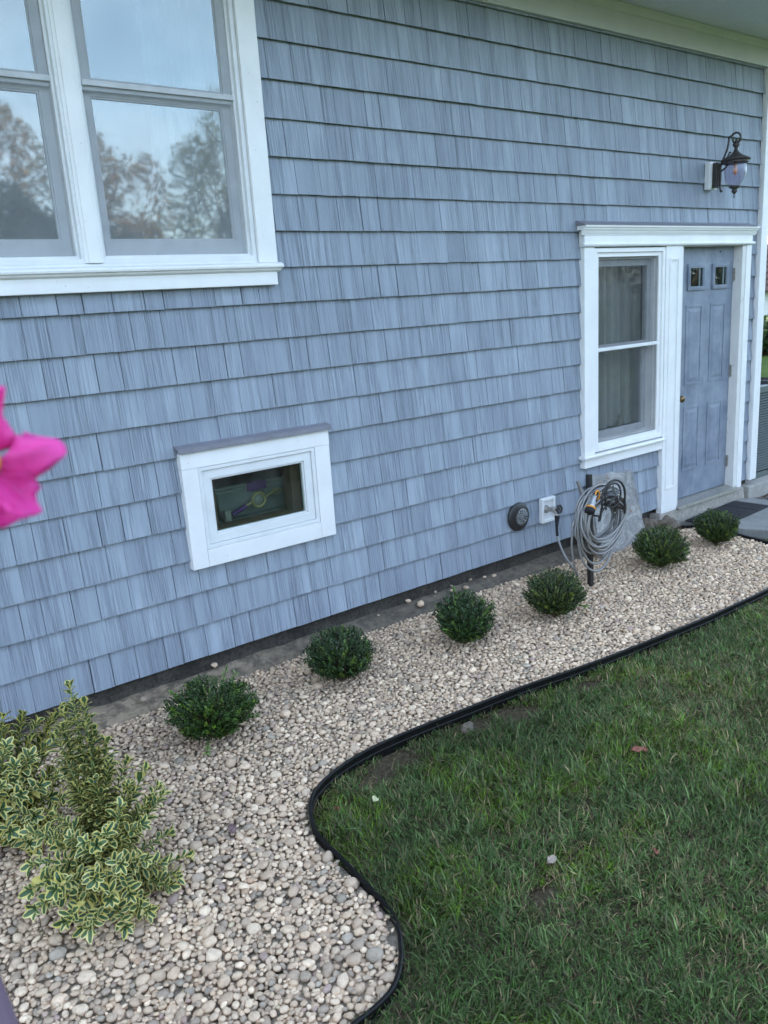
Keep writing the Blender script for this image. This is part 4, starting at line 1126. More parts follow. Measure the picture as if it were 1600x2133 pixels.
# gentle swells in the surface
small_first = sorted(range(160), key=lambda q: protos[q][0])
for k_p, (x, y) in enumerate(zip(cx_, cy_)):
    pr = protos[rng.integers(160)] if k_p < 0.6*len(cx_) else protos[small_first[rng.integers(80)]]
    lim = Z_TOP - 0.012 + 0.004*math.sin(x*3.1+y*2.0) + 0.003*math.sin(x*7.3-y*5.1)
    best = None
    for _ in range(4):
        px = x+rng.uniform(-0.02,0.02); py = y+rng.uniform(-0.02,0.02)
        ci, cj = int((px-GX0)/RES), int((py-GY0)/RES)
        I_, J_ = pr[4]+ci, pr[5]+cj
        if I_.min() < 0 or J_.min() < 0 or I_.max() >= NXg or J_.max() >= NYg: continue
        zc = (Hm[I_, J_]+pr[6]).max()
        if best is None or zc < best[0]: best = (zc, px, py, I_, J_)
    if best is None: continue
    zc, px, py, I_, J_ = best
    if zc > lim: continue
    zc -= 0.12*pr[2]
    Hm[I_, J_] = np.maximum(Hm[I_, J_], zc+pr[6])
    peb.append((px, py, zc, pr, I_, J_))
inside = in_poly([q[0] for q in peb], [q[1] for q in peb], BEDPOLY)
# keep clear of the edging and drop stones buried out of sight
EPn = np.array([q[:2] for q in EP])
EPd = np.vstack([EPn[:-1]+(EPn[1:]-EPn[:-1])*s_ for s_ in np.linspace(0, 1, 12)[:-1]])
keep = []
for q, ins in zip(peb, inside):
    if not ins: continue
    if np.min((EPd[:,0]-q[0])**2+(EPd[:,1]-q[1])**2) < (q[3][0]*0.75+0.005)**2: continue
    if (q[2]+q[3][6] >= Hm[q[4], q[5]]-0.0015).mean() < 0.10: continue
    if q[2]+q[3][2] < -0.190: continue
    keep.append(q)
peb = keep
# a few strays on the ledge and the soil
for (x, y, z) in [(2.95,0.015,-0.085),(3.02,-0.02,-0.115),(3.18,0.02,-0.09),(3.30,-0.0,-0.105),(3.33,0.03,-0.09),(3.42,-0.01,-0.115),(2.70,0.0,-0.105),(1.20,-0.03,-0.11),(1.62,0.03,-0.085),(3.5,0.03,-0.09),(3.62,0.02,-0.1),(3.7,0.01,-0.11)]:
    peb.append((x, y, z+0.008, protos[rng.integers(160)], None, None))
PAL = [(c[0]*1.58, c[1]*1.33, c[2]*1.06) for c in [(0.40,0.355,0.315),(0.46,0.42,0.375),(0.36,0.325,0.295),(0.52,0.485,0.44),(0.31,0.285,0.265),(0.43,0.38,0.33),(0.48,0.43,0.385),(0.57,0.535,0.49),(0.27,0.255,0.245),(0.38,0.335,0.30),(0.44,0.405,0.37)]]
RARE = [(0.55,0.38,0.26),(0.50,0.36,0.29),(0.56,0.46,0.31),(0.50,0.425,0.335),(0.43,0.36,0.28),(0.46,0.34,0.29),(0.37,0.31,0.245),(0.58,0.43,0.31)]
prng = random.Random(11)
def stone_col():
    c_ = prng.choice(RARE) if prng.random() < 0.075 else prng.choice(PAL)
    k_ = prng.uniform(0.84, 1.08); return (c_[0]*k_, c_[1]*k_, c_[2]*k_, 1.0)
info = []
for q in peb:
    p_ = (q[0], q[1], q[2]); d_ = (Vector(p_)-CAM_LOC).length
    rot = Euler((prng.gauss(0,0.22), prng.gauss(0,0.22), q[3][3])).to_matrix()
    vis = (q[3][0]*q[3][1]/d_**2) if in_frame(p_, -8) else 0
    # those under the shrubs are hidden
    for (sx, sy, sr) in ((0.61,-1.20,0.26),(0.40,-0.64,0.28)):
        if (q[0]-sx)**2+(q[1]-sy)**2 < sr**2: vis = 0
    info.append((vis, p_, q[3], rot, prng.randrange(NV), stone_col(), d_))
info.sort(key=lambda q: -q[0])
for vis, p_, pr, rot, vi, colr, d_ in info[:300]:
    R_ = np.array(rot); v_ = (PV3[vi]*np.array([pr[0],pr[1],pr[2]]))@R_.T
    me = np_mesh('pebble', v_, F3, [MAT['pebble_stone']], [('stone','FLOAT_COLOR','POINT',np.tile(colr,(len(v_),1)))])
    link_mesh('pebble', me, p_, bed_ob)
V, F, C = [], [], []; nv = 0
for vis, p_, pr, rot, vi, colr, d_ in info[300:]:
    # stones far off or out of the frame need fewer faces
    base_v, base_f = (PV2[vi], F2) if d_ < 3.35 and in_frame(p_, 40) else (PVO[vi], FO)
    V.append((base_v*np.array([pr[0],pr[1],pr[2]]))@np.array(rot).T+np.array(p_)); F.append(base_f+nv); nv += len(base_v)
    C.append(np.tile(colr,(len(base_v),1)))
V = np.vstack(V); ctr = (V.min(0)+V.max(0))/2
me = np_mesh('small_pebbles', V-ctr, np.vstack(F), [MAT['pebble_stone']], [('stone','FLOAT_COLOR','POINT',np.vstack(C))])
tag(link_mesh('small_pebbles', me, ctr, bed_ob), kind='stuff')
print('pebbles', len(info))

# loose dark gravel by the corner
V, F, C = [], [], []; nv = 0
for i in range(900):
    x, y = rng.uniform(6.9, 8.6), rng.uniform(-0.9, -0.07); s = rng.uniform(0.006, 0.014)
    v_ = lumpy(I1, i % 9, 0.4)*s*np.array([1,0.9,0.7]); k_ = rng.uniform(0.5,1.1)
    V.append(v_+np.array([x,y,-0.172+0.02*noise.noise((x*4,y*4,0))-max(0,(-0.35-y))*0.08])); F.append(F1+nv); nv += len(v_); C.append(np.tile((0.26*k_,0.25*k_,0.25*k_,1),(len(v_),1)))
me = np_mesh('loose_gravel', np.vstack(V), np.vstack(F), [MAT['pebble_stone']], [('stone','FLOAT_COLOR','POINT',np.vstack(C))], smooth=False)
tag(link_mesh('loose_gravel', me, (0,0,0)), 'loose grey gravel on the soil past the house corner', 'gravel', kind='stuff')

# ------------------------------------------------------------------ boxwood shrubs
def leaves_np(P, Dr, Nr, L, Wd, colr, fold=0.25):
    """diamond-shaped folded leaves: base P, direction Dr, normal Nr -> verts, tri faces, colours"""
    n = len(P); S = np.cross(Dr, Nr); S /= np.linalg.norm(S, axis=1)[:,None]+1e-9
    tip = P+Dr*L[:,None]; mid = P+Dr*(0.5*L)[:,None]-Nr*(fold*Wd)[:,None]*0.3
    l_ = P+Dr*(0.45*L)[:,None]+S*(Wd*0.5)[:,None]+Nr*(fold*Wd)[:,None]*0.4; r_ = P+Dr*(0.45*L)[:,None]-S*(Wd*0.5)[:,None]+Nr*(fold*Wd)[:,None]*0.4
    l2 = P+Dr*(0.80*L)[:,None]+S*(Wd*0.36)[:,None]+Nr*(fold*Wd)[:,None]*0.3; r2 = P+Dr*(0.80*L)[:,None]-S*(Wd*0.36)[:,None]+Nr*(fold*Wd)[:,None]*0.3
    V = np.stack([P, l_, mid, r_, l2, tip, r2], 1).reshape(-1,3)
    base = np.arange(n)[:,None]*7
    T = np.array([[0,2,1],[0,3,2],[1,2,4],[2,3,6],[2,5,4],[2,6,5]])
    F = (base[:,:,None]+T[None]).reshape(-1,3)
    return V, F, np.repeat(colr, 7, axis=0)
def unit(v): return v/(np.linalg.norm(v, axis=-1, keepdims=True)+1e-9)

def boxwood(c, rx, rz, seed, label, sprigs=()):
    r_ = np.random.default_rng(seed)
    root = empty('boxwood_shrub', (c[0], c[1], -0.16)); tag(root, label, 'shrub', 'boxwood shrubs in the pebble bed')
    base = np.array([c[0], c[1], -0.165]); ctr = np.array([c[0], c[1], c[2]])
    # twigs fan out from the base to the shell; leaves in pairs along their outer part
    stems = MB(); P, Dr, Nr, L, Wd, C = [], [], [], [], [], []
    n_tw = 820; hue = np.array([r_.uniform(1.05,1.6), r_.uniform(0.98,1.25), r_.uniform(0.6,0.9)])
    for i in range(n_tw):
        u = unit(r_.normal(size=3)); u[2] = u[2]*0.9+0.12
        rad = 1.0 + 0.15*noise.noise(Vector((u[0]*1.9, u[1]*1.9, u[2]*1.9))+Vector((seed,0,0))) + r_.normal()*0.028
        depth = r_.choice([1.0, 0.86, 0.70], p=[0.6, 0.27, 0.13])
        tip = ctr+u*np.array([rx, rx, rz])*rad*depth
        if tip[2] < -0.155: tip[2] = -0.155+r_.uniform(0,0.02)
        st_ = base*0.35+ctr*0.65; st_ = st_+(tip-st_)*0.35
        dirv = unit(tip-st_ + np.array([0,0,0.035])); ln = r_.uniform(0.05, 0.08)
        if i % 5 == 0: stems.tube([base+(tip-base)*0.05, base+(tip-base)*0.55+np.array([0,0,0.02]), tip-dirv*0.02], 0.002, 4, cap=False, radii=[0.0035,0.0022,0.001])
        bright = np.clip(r_.normal(0.0, 1.0)*0.26+1, 0.55, 1.6)
        young = r_.random() < 0.13
        lower = np.clip((tip[2]-ctr[2])/rz, -1, 1)
        for k_ in range(7):
            s = k_/6.0; p_ = tip-dirv*ln*(1-s)
            a_ = unit(np.cross(dirv, r_.normal(size=3)))
            for sg in (-1, 1):
                d_ = unit(dirv*(0.55+0.6*s)+a_*sg+r_.normal(size=3)*0.25)
                P.append(p_); Dr.append(d_); nn = unit(np.array([0,0,1.0])*0.7+u*0.5+r_.normal(size=3)*0.35); nn = unit(nn-d_*nn.dot(d_)); Nr.append(nn)
                L.append(r_.uniform(0.011, 0.017)); Wd.append(r_.uniform(0.0065, 0.0095))
                g = np.array([0.030,0.066,0.026]) if not young else np.array([0.085,0.155,0.032])
                if lower < -0.35 and r_.random() < 0.25: g = np.array([0.060,0.070,0.026])
                C.append(np.append(g*hue*bright*r_.uniform(0.75,1.25), 1))
    for (dx, dy, dz, ln) in sprigs:
        tip = ctr+np.array([dx,dy,dz]); dirv = unit(tip-ctr+np.array([0,0,0.05])); st_ = tip-dirv*ln
        stems.tube([st_-dirv*0.06, st_, tip], 0.0016, 4, cap=False)
        for k_ in range(9):
            p_ = st_+dirv*ln*(k_/8.0); a_ = unit(np.cross(dirv, r_.normal(size=3)))
            for sg in (-1,1):
                d_ = unit(dirv*0.8+a_*sg+r_.normal(size=3)*0.2); nn = unit(np.array([0,0,1.0])+r_.normal(size=3)*0.3); nn = unit(nn-d_*nn.dot(d_))
                P.append(p_); Dr.append(d_); Nr.append(nn); L.append(r_.uniform(0.015,0.022)); Wd.append(r_.uniform(0.009,0.012)); C.append(np.append(np.array([0.15,0.26,0.055])*r_.uniform(0.8,1.3),1))
    P, Dr, Nr, L, Wd, C = map(np.array, (P, Dr, Nr, L, Wd, C))
    V, F, CC = leaves_np(P, Dr, Nr, L, Wd, C)
    c0_ = np.array([c[0], c[1], c[2]])
    me = np_mesh('foliage', V-c0_, F, [MAT['box_leaf']], [('leafcol','FLOAT_COLOR','POINT',CC)], smooth=False)
    tag(link_mesh('foliage', me, c0_, root), kind='stuff')
    stems.build('twigs', MAT['bark'], root)
boxwood((1.345,-0.525,-0.025), 0.200, 0.128, 1, 'wide loose boxwood nearest the camera beside the yellow variegated shrub', [(0.14,0.10,0.13,0.09),(0.17,0.07,0.10,0.08),(0.20,0.02,0.05,0.07),(0.19,-0.08,-0.07,0.07),(-0.16,0.06,0.12,0.05),(-0.20,-0.02,0.05,0.06),(-0.12,-0.17,-0.10,0.07),(0.02,-0.18,0.02,0.06)])
boxwood((2.100,-0.470,-0.018), 0.172, 0.135, 2, 'round dark boxwood second from the left under the basement window')
boxwood((2.880,-0.580,-0.015), 0.165, 0.145, 3, 'round boxwood third from the left, below and left of the vent cover', [(0.02,0.10,0.15,0.05),(-0.17,-0.03,0.0,0.05)])
boxwood((3.530,-0.675,-0.020), 0.176, 0.142, 4, 'boxwood fourth from the left, just left of the hose stand', [(0.21,-0.04,-0.01,0.07),(0.10,-0.16,-0.06,0.05),(0.0,-0.12,0.10,0.05)])
boxwood((4.725,-0.595,-0.022), 0.182, 0.142, 5, 'boxwood fifth from the left, right of the hose and flagstone', [(0.20,-0.08,-0.05,0.05)])
boxwood((5.430,-0.590,-0.030), 0.158, 0.125, 6, 'small boxwood furthest right beside the door mat')

# ------------------------------------------------------------------ variegated shrubs
def var_leaf(seed):
    r_ = random.Random(seed)
    # outer outline and inner green blotch, folded on the midrib, tip curling down
    prof = [(0.0,0.02),(0.14,0.10),(0.34,0.21),(0.56,0.27),(0.76,0.24),(0.91,0.14),(1.0,0.0)]
    V, F, MI = [], [], []
    def pt(s, w, side): 
        return (s - 0.06*s*s, side*w*0.92, 0.30*w - 0.20*s*s*s + 0.02*math.sin(s*9+seed))
    outer = {1: [], -1: []}; inner = {1: [], -1: []}; mid = []
    for s, w in prof:
        mid.append(len(V)); V.append(pt(s*0.93 if s > 0.9 else s, 0, 1))
    for sd in (1, -1):
        for s, w in prof:
            wi = w*r_.uniform(0.40, 0.72) if w > 0.05 else w*0.3
            inner[sd].append(len(V)); V.append(pt(min(s, 0.92), wi, sd))
            outer[sd].append(len(V)); V.append(pt(s, w, sd))
    for sd in (1, -1):
        for i in range(len(prof)-1):
            q = (mid[i], mid[i+1], inner[sd][i+1], inner[sd][i]); F.append(q if sd < 0 else q[::-1]); MI.append(0)
            q = (inner[sd][i], inner[sd][i+1], outer[sd][i+1], outer[sd][i]); F.append(q if sd < 0 else q[::-1]); MI.append(1)
    return np.array(V), np.array(F), MI
VL = [var_leaf(s) for s in range(7)]
VLM = [np_mesh('leaf', v_, f_, [MAT['variegated_green'], MAT['variegated_yellow']], mat_idx=mi_, smooth=True) for v_, f_, mi_ in VL]
# plain yellow shoots
VLY = np_mesh('leaf', VL[0][0], VL[0][1], [MAT['variegated_yellow'], MAT['variegated_yellow']], mat_idx=VL[0][2], smooth=True)

def euonymus(base, stems, seed, label, limit=300):
    r_ = random.Random(seed); root = empty('variegated_shrub', base)
    tag(root, label, 'shrub', 'variegated shrubs at the left of the bed')
    wood = MB(); leaves = []
    for (dx, dy, h, n_, bendx, bendy) in stems:
        b0 = Vector(base)+Vector((r_.uniform(-0.03,0.03), r_.uniform(-0.03,0.03), 0)); tip = Vector(base)+Vector((dx, dy, h))
        ctl = b0.lerp(tip, 0.5)+Vector((bendx, bendy, 0.05 if h > 0.12 else 0.02))
        pts = [b0*(1-s)**2+ctl*2*s*(1-s)+tip*s*s for s in np.linspace(0,1,9)]
        wood.tube(pts, 0.004, 6, radii=list(np.linspace(0.0055,0.0022,9)))
        ph = r_.uniform(0, 6.28)
        ln = sum((pts[i+1]-pts[i]).length for i in range(8))
        for k_ in range(n_):
            s = 0.16+0.84*(k_+0.5)/n_
            p_ = b0*(1-s)**2+ctl*2*s*(1-s)+tip*s*s; t_ = ((ctl-b0)*(1-s)+(tip-ctl)*s).normalized()
            u_ = t_.orthogonal().normalized(); w_ = t_.cross(u_)
            ang = ph+k_*math.pi/2+r_.uniform(-0.35,0.35)
            for sg in (0, math.pi):
                side = math.cos(ang+sg)*u_+math.sin(ang+sg)*w_
                up = (0.32+0.60*(s**3))*(0.62 if h > 0.40 else 1.0)
                d_ = (side+t_*up*r_.uniform(0.7,1.3)+Vector((0,0,0.12))).normalized()
                nn = (t_*0.9-side*0.25*up+Vector((0,0,0.5))+Vector((r_.uniform(-.25,.25),r_.uniform(-.25,.25),0)))
                nn = (nn-d_*nn.dot(d_)).normalized()
                sz = r_.uniform(0.040,0.060)*(1.12 if h > 0.32 else 0.92)*(1.0-0.22*(s > 0.93))*(0.92+0.08*s)
                leaves.append((p_, d_, nn, sz*r_.choice((0.7, 0.9, 1.0, 1.0, 1.1)), r_.randrange(7), r_.random() < 0.05))
        for k_ in range(5):   # terminal rosette
            ang = ph+k_*1.257; side = math.cos(ang)*u_+math.sin(ang)*w_
            d_ = (side*0.55+t_).normalized(); nn = (t_*0.6-side); nn = (nn-d_*nn.dot(d_)).normalized()
            leaves.append((tip, d_, nn, r_.uniform(0.034,0.054), r_.randrange(7), False))
    wood.build('stems', MAT['green_stem'], root)
    def key(q):
        pr = project(q[0]); 
        if pr is None or not (-5 < pr[0] < 1600 and 0 < pr[1] < 2133): return 1e9
        return (Vector(q[0])-CAM_LOC).length
    leaves.sort(key=key)
    for i, (p_, d_, nn, sz, vi, yl) in enumerate(leaves[:limit]):
        o = bpy.data.objects.new('leaf', VLY if yl else VLM[vi]); COL.objects.link(o); place(o, root, p_)
        o.rotation_euler = Matrix((d_, nn.cross(d_), nn)).transposed().to_euler(); o.scale = (sz, sz*r_.uniform(0.75,1.15), sz*r_.uniform(0.6,1.7))
    V, F, MI = [], [], []; nv = 0
    for (p_, d_, nn, sz, vi, yl) in leaves[limit:]:
        R_ = np.array(Matrix((d_, nn.cross(d_), nn)).transposed()); v_, f_, mi_ = VL[vi]
        V.append((v_*sz)@R_.T+np.array(p_)); F.append(f_+nv); nv += len(v_); MI += mi_
    if V:
        me = np_mesh('inner_leaves', np.vstack(V)-np.array(base), np.vstack(F), [MAT['variegated_green'], MAT['variegated_yellow']], mat_idx=MI, smooth=True)
        tag(link_mesh('inner_leaves', me, base, root), kind='stuff')
rs = random.Random(21)
TIPS1 = [(0.06,0.17,0.60),(0.0,0.21,0.57),(0.07,0.15,0.50),(-0.04,0.19,0.51),(0.10,0.13,0.45),(0.02,0.16,0.46),(0.03, 0.2, 0.668), (0.048, 0.15, 0.525), (0.081, 0.08, 0.391), (0.149, 0.1, 0.368), (0.193, 0.05, 0.338), (0.21, 0.0, 0.286), (0.207, -0.05, 0.283), (0.204, -0.05, 0.13), (0.242, -0.1, 0.05), (0.168, -0.18, 0.05), (0.132, -0.2, 0.05), (0.034, -0.26, 0.05), (-0.04, -0.28, 0.05), (-0.139, -0.28, 0.099), (-0.198, -0.26, 0.147), (-0.263, -0.22, 0.202), (-0.257, -0.16, 0.23), (-0.205, 0.0, 0.314), (-0.229, -0.1, 0.266), (-0.113, 0.05, 0.307), (-0.027, 0.1, 0.354), (0.024, 0.05, 0.355), (0.063, -0.05, 0.293), (0.104, -0.1, 0.244), (-0.008, -0.1, 0.262), (-0.072, -0.1, 0.257), (0.079, -0.18, 0.17), (-0.004, -0.2, 0.206), (-0.088, -0.22, 0.209), (0.133, -0.15, 0.106), (-0.102, -0.05, 0.263), (-0.002, -0.25, 0.127), (-0.064, -0.26, 0.15), (0.176, 0.0, 0.234), (-0.198, -0.2, 0.222)]
TIPS2 = [(0.079, 0.09, 0.433), (0.156, 0.14, 0.394), (0.194, 0.09, 0.368), (0.259, 0.14, 0.344), (0.298, 0.12, 0.38), (0.319, 0.04, 0.361), (0.307, -0.01, 0.257), (0.31, -0.06, 0.192), (0.046, -0.06, 0.386), (0.111, -0.11, 0.341), (-0.015, -0.21, 0.323), (0.039, -0.21, 0.259), (-0.019, -0.26, 0.175), (0.069, -0.24, 0.181), (0.181, -0.11, 0.229), (0.209, -0.16, 0.157), (0.185, -0.01, 0.307), (0.057, -0.11, 0.323), (-0.007, 0.04, 0.446), (-0.075, -0.06, 0.357), (-0.072, -0.21, 0.271), (-0.097, 0.04, 0.402), (0.1, -0.26, 0.096), (0.031, -0.28, 0.111), (0.164, -0.21, 0.079), (-0.179, -0.06, 0.305), (-0.156, -0.21, 0.234), (0.116, -0.16, 0.24)]
def stems_from(tips, seed):
    r_ = random.Random(seed); out = []
    extra = [(q[0]*r_.uniform(0.45,0.95)+r_.uniform(-0.04,0.04), q[1]*r_.uniform(0.45,0.95)+r_.uniform(-0.04,0.04), q[2]*r_.uniform(0.55,0.95)) for q in tips]
    for (dx, dy, h) in list(tips)+extra:
        ln = math.sqrt(dx*dx+dy*dy+h*h)
        out.append((dx, dy, h, max(8, int(ln/0.019)), -0.10*dx+r_.uniform(-0.03,0.03), -0.10*dy+r_.uniform(-0.03,0.03)))
    return out
euonymus((0.61,-1.20,-0.17), stems_from(TIPS1, 4), 31, 'green and yellow variegated shrub in front, nearest the lower left')
euonymus((0.40,-0.64,-0.17), stems_from(TIPS2, 5), 33, 'green and yellow variegated shrub behind, cut off by the left edge')

# ------------------------------------------------------------------ grass
def patch_noise(x, y, s, o):
    return np.array([noise.noise((a_*s+o, b_*s-o, o)) for a_, b_ in zip(x, y)])
def grass(n, x0, x1, y0, y1, near):
    x = rng.uniform(x0, x1, n); y = rng.uniform(y0, y1, n)
    ok = ~in_poly(x, y, BEDPOLY)
    ok &= ~((x > 5.55) & (y > -0.62)); ok &= ~((x > 5.90) & (x < 6.92) & (y > -2.7))
    x, y = x[ok], y[ok]
    if near:   # keep what the frame can show, thin the rest
        d = np.stack([x, y, np.full(len(x), -0.2)], 1)-np.array(CAM_LOC); zf = d@np.array(AX_F)
        uu = 800+1684.93*(d@np.array(AX_R))/np.maximum(zf,0.1); vv_ = 1066.5-1684.93*(d@np.array(AX_U))/np.maximum(zf,0.1)
        fr = (zf > 0.1) & (uu > -60) & (uu < 1660) & (vv_ < 2200)
        sel = fr | (rng.random(len(x)) < 0.06)
        x, y = x[sel], y[sel]
    de = np.sqrt(np.min((x[:,None]-EPn[None,::3,0])**2+(y[:,None]-EPn[None,::3,1])**2, axis=1))
    # bare soil spots
    bare = np.zeros(len(x))
    for (bx, by, br) in ((1.90,-1.195,0.11),(2.57,-1.27,0.11),(1.70,-2.22,0.06),(1.75,-1.25,0.10),(3.05,-1.33,0.07),(2.35,-1.22,0.08)):
        bare = np.maximum(bare, np.exp(-(((x-bx)/br)**2+((y-by)/(br*0.6))**2)))
    n1 = patch_noise(x, y, 3.2, 1.7); n2 = patch_noise(x, y, 8.0, 4.1); n3 = patch_noise(x, y, 1.3, 9.3)
    dens = np.clip(0.85+0.55*n2-1.35*bare, 0.04, 1)*np.clip(de/0.05, 0.25, 1)
    sel = rng.random(len(x)) < dens
    x, y, n1, n2, n3, bare, de = [q[sel] for q in (x, y, n1, n2, n3, bare, de)]
    m = len(x)
    tuft = patch_noise(np.round(x/0.055)*0.055, np.round(y/0.055)*0.055, 30.0, 2.2)
    lean_dir = 6.28*tuft*1.6+rng.normal(0, 1.3, m)+n3*3
    h = np.clip(rng.lognormal(math.log(0.031), 0.36, m), 0.012, 0.070)*(1+0.35*n1)*(1-0.45*bare)
    lean = np.clip(rng.normal(1.15, 0.38, m), 0.2, 2.0)
    w = rng.uniform(0.0011, 0.0020, m)*(1+0.3*n1); wide = rng.random(m) < 0.10*np.clip(1+3*n2, 0.1, 3); w[wide] *= 1.7; h[wide] *= 1.35
    ld = np.stack([np.cos(lean_dir), np.sin(lean_dir), np.zeros(m)], 1)
    sd = np.stack([-np.sin(lean_dir), np.cos(lean_dir), np.zeros(m)], 1)*w[:,None]
    p0 = np.stack([x, y, lawn_z(x, y)+0.004+0.014*rng.random(m)], 1)
    p1 = p0+np.array([0,0,1])*(h*0.50*np.cos(lean*0.6))[:,None]+ld*(h*0.5*np.sin(lean*0.6))[:,None]
    p2 = p1+np.array([0,0,1])*(h*0.50*np.cos(lean))[:,None]+ld*(h*0.5*np.sin(lean))[:,None]
    V = np.stack([p0-sd, p0+sd, p1-sd*0.85, p1+sd*0.85, p2], 1).reshape(-1,3)
    T = np.array([[0,1,3],[0,3,2],[2,3,4]]); F = (np.arange(m)[:,None,None]*5+T[None]).reshape(-1,3)
    g0 = np.array([0.055,0.116,0.023]); g1 = np.array([0.086,0.158,0.013]); g2 = np.array([0.092,0.138,0.045]); br = np.array([0.21,0.165,0.085])
    C = np.tile(g0, (m,1))
    C = np.where((n1 > 0.12)[:,None], g1, C); C = np.where(((rng.random(m) < 0.30+0.4*n2) | wide)[:,None], g2, C)
    brown = rng.random(m) < (0.11+0.30*np.clip(n3,0,1)+0.25*np.clip(-n2,0,1)+0.5*bare+0.25*np.exp(-de/0.06))
    C = np.where(brown[:,None], br*rng.uniform(0.55,1.15,m)[:,None], C)
    C = C*np.clip(rng.lognormal(0.0, 0.42, m), 0.3, 2.6)[:,None]*(1+0.35*np.clip(n3*1.5,-0.6,0.6))[:,None]
    C = np.concatenate([C, np.ones((m,1))], 1)
    return V, F, np.repeat(C, 5, axis=0)
G1 = grass(420000, 0.9, 6.2, -3.5, -1.0, True)
G2 = grass(26000, 5.9, 9.0, -4.0, -0.9, False)
G3 = grass(3500, 5.6, 5.98, -1.2, -0.5, False)
V = np.vstack([G1[0],G2[0],G3[0]]); F = np.vstack([G1[1], G2[1]+len(G1[0]), G3[1]+len(G1[0])+len(G2[0])]); C = np.vstack([G1[2],G2[2],G3[2]])
print('grass tris', len(F))
me = np_mesh('grass', V, F, [MAT['grass_blade']], [('leafcol','FLOAT_COLOR','POINT',C)], smooth=False)
tag(link_mesh('grass', me, (0,0,0)), 'short uneven grass with brown thatch on the lawn', 'grass', kind='stuff')

# fallen leaves
def fallen(name, c, L, W, rz, tilt, mat, label):
    V, F = [], []; N, Mh = 8, 4
    for i in range(N+1):
        s = i/N; w_ = W*math.sin(math.pi*min(1,s*0.92+0.06))**0.8
        for j in range(-Mh, Mh+1):
            q = j/Mh; V.append(((s-0.5)*L, q*w_*(1+0.12*math.sin(s*14+j)), 0.25*w_*abs(q)**1.5+0.06*L*math.sin(s*3)+0.004*math.sin(s*11+q*5)))
    K = 2*Mh+1
    for i in range(N):
        for j in range(K-1): F.append((i*K+j,(i+1)*K+j,(i+1)*K+j+1,i*K+j+1))
    me = np_mesh(name, np.array(V), np.array(F), [mat]); o = link_mesh(name, me, c); o.rotation_euler = (tilt, 0.1, rz)
    so_ = o.modifiers.new('thick','SOLIDIFY'); so_.thickness = 0.0008
    tag(o, label, 'leaf'); return o
fallen('fallen_leaf', (2.62, -1.93, -0.151), 0.075, 0.014, -0.6, 0.3, MAT['dead_leaf_red'], 'curled reddish brown leaf lying on the grass at right')
fallen('fallen_leaf', (1.825, -2.145, -0.154), 0.048, 0.014, 0.1, 0.3, MAT['dead_leaf_pale'], 'pale whitish dead leaf lying on the lawn')
fallen('fallen_leaf', (2.12, -2.35, -0.154), 0.035, 0.012, 1.0, 0.5, MAT['dead_leaf_red'], 'small rust coloured leaf scrap low in the grass')
fallen('fallen_leaf', (1.59, -1.44, -0.156), 0.034, 0.014, 0.8, 0.4, MAT['dead_leaf_yellow'], 'small pale yellow leaf near the bend of the edging')
fallen('fallen_leaf', (1.465,-1.355,-0.182), 0.022, 0.010, 1.8, 0.4, MAT['dead_leaf_red'], 'tiny red leaf fragment beside the bend of the edging')
fallen('fallen_leaf', (1.065,-1.245,-0.138), 0.070, 0.016, 1.1, 0.2, MAT['dead_leaf_mauve'], 'dull mauve dead leaf lying on the pebbles')

# ------------------------------------------------------------------ near the camera: railing and potted mandevilla
dk = MB()
for i in range(12):
    dk.box(-1.6+i*0.135, -1.6+i*0.135+0.130, -5.2, -2.45, 0.160, 0.190)
dko = MB(); dko.box(-1.6,0.015,-5.2,-2.45,-0.22,0.159); dko = dko.build('deck', MAT['rail_paint'])
tag(dko, 'painted deck under the camera beside the bed', 'deck', kind='structure')
for i in range(12):
    b = MB(); b.box(-1.6+i*0.135, -1.6+i*0.135+0.130, -5.2, -2.45, 0.1595, 0.190); b.build('plank', MAT['rail_paint'], dko, 0.003)
rl = empty('deck_railing', (0.02,-3.5,0.19)); tag(rl, 'plum painted deck railing at the lower left corner', 'railing')
b = MB(); b.box(-0.030,0.066,-5.2,-2.50,1.112,1.150); b.build('top_rail', MAT['rail_paint'], rl, 0.006)
b = MB(); b.box(-0.005,0.040,-5.2,-2.50,0.28,0.315); b.build('bottom_rail', MAT['rail_paint'], rl, 0.003)
for y_ in (-2.56,-3.85,-5.14):
    b = MB(); b.box(-0.025,0.060,y_-.043,y_+.043,0.191,1.111); b.build('post', MAT['rail_paint'], rl, 0.003)
y_ = -5.05
while y_ < -2.62:
    if all(abs(y_-q) > 0.07 for q in (-2.56,-3.85,-5.14)):
        b = MB(); b.box(0.001,0.034,y_-.016,y_+.016,0.3155,1.1115); b.build('baluster', MAT['rail_paint'], rl)
    y_ += 0.115
FC = Vector((0.0955,-3.2475,1.6475))
mv = empty('mandevilla_plant', (-0.42,-3.00,0.191)); tag(mv, 'bright pink mandevilla flower at the left edge, blurred and close', 'flower')
b = MB(); b.lathe([(0.11,0),(0.15,0.26),(0.165,0.26),(0.165,0.30),(0.145,0.30),(0.14,0.27),(0.001,0.268)], (-0.42,-3.00,0.191),(0,0,1),24); b.build('pot', MAT['terracotta'], mv)
b = MB(); vine = cat([(-0.42,-3.0,0.45),(-0.40,-3.02,0.8),(-0.33,-3.0,1.2),(-0.24,-3.05,1.5),(-0.10,-3.12,1.63),tuple(FC+Vector((-0.05,0.07,-0.02))),tuple(FC+Vector((-0.008,0.012,0)))],8)
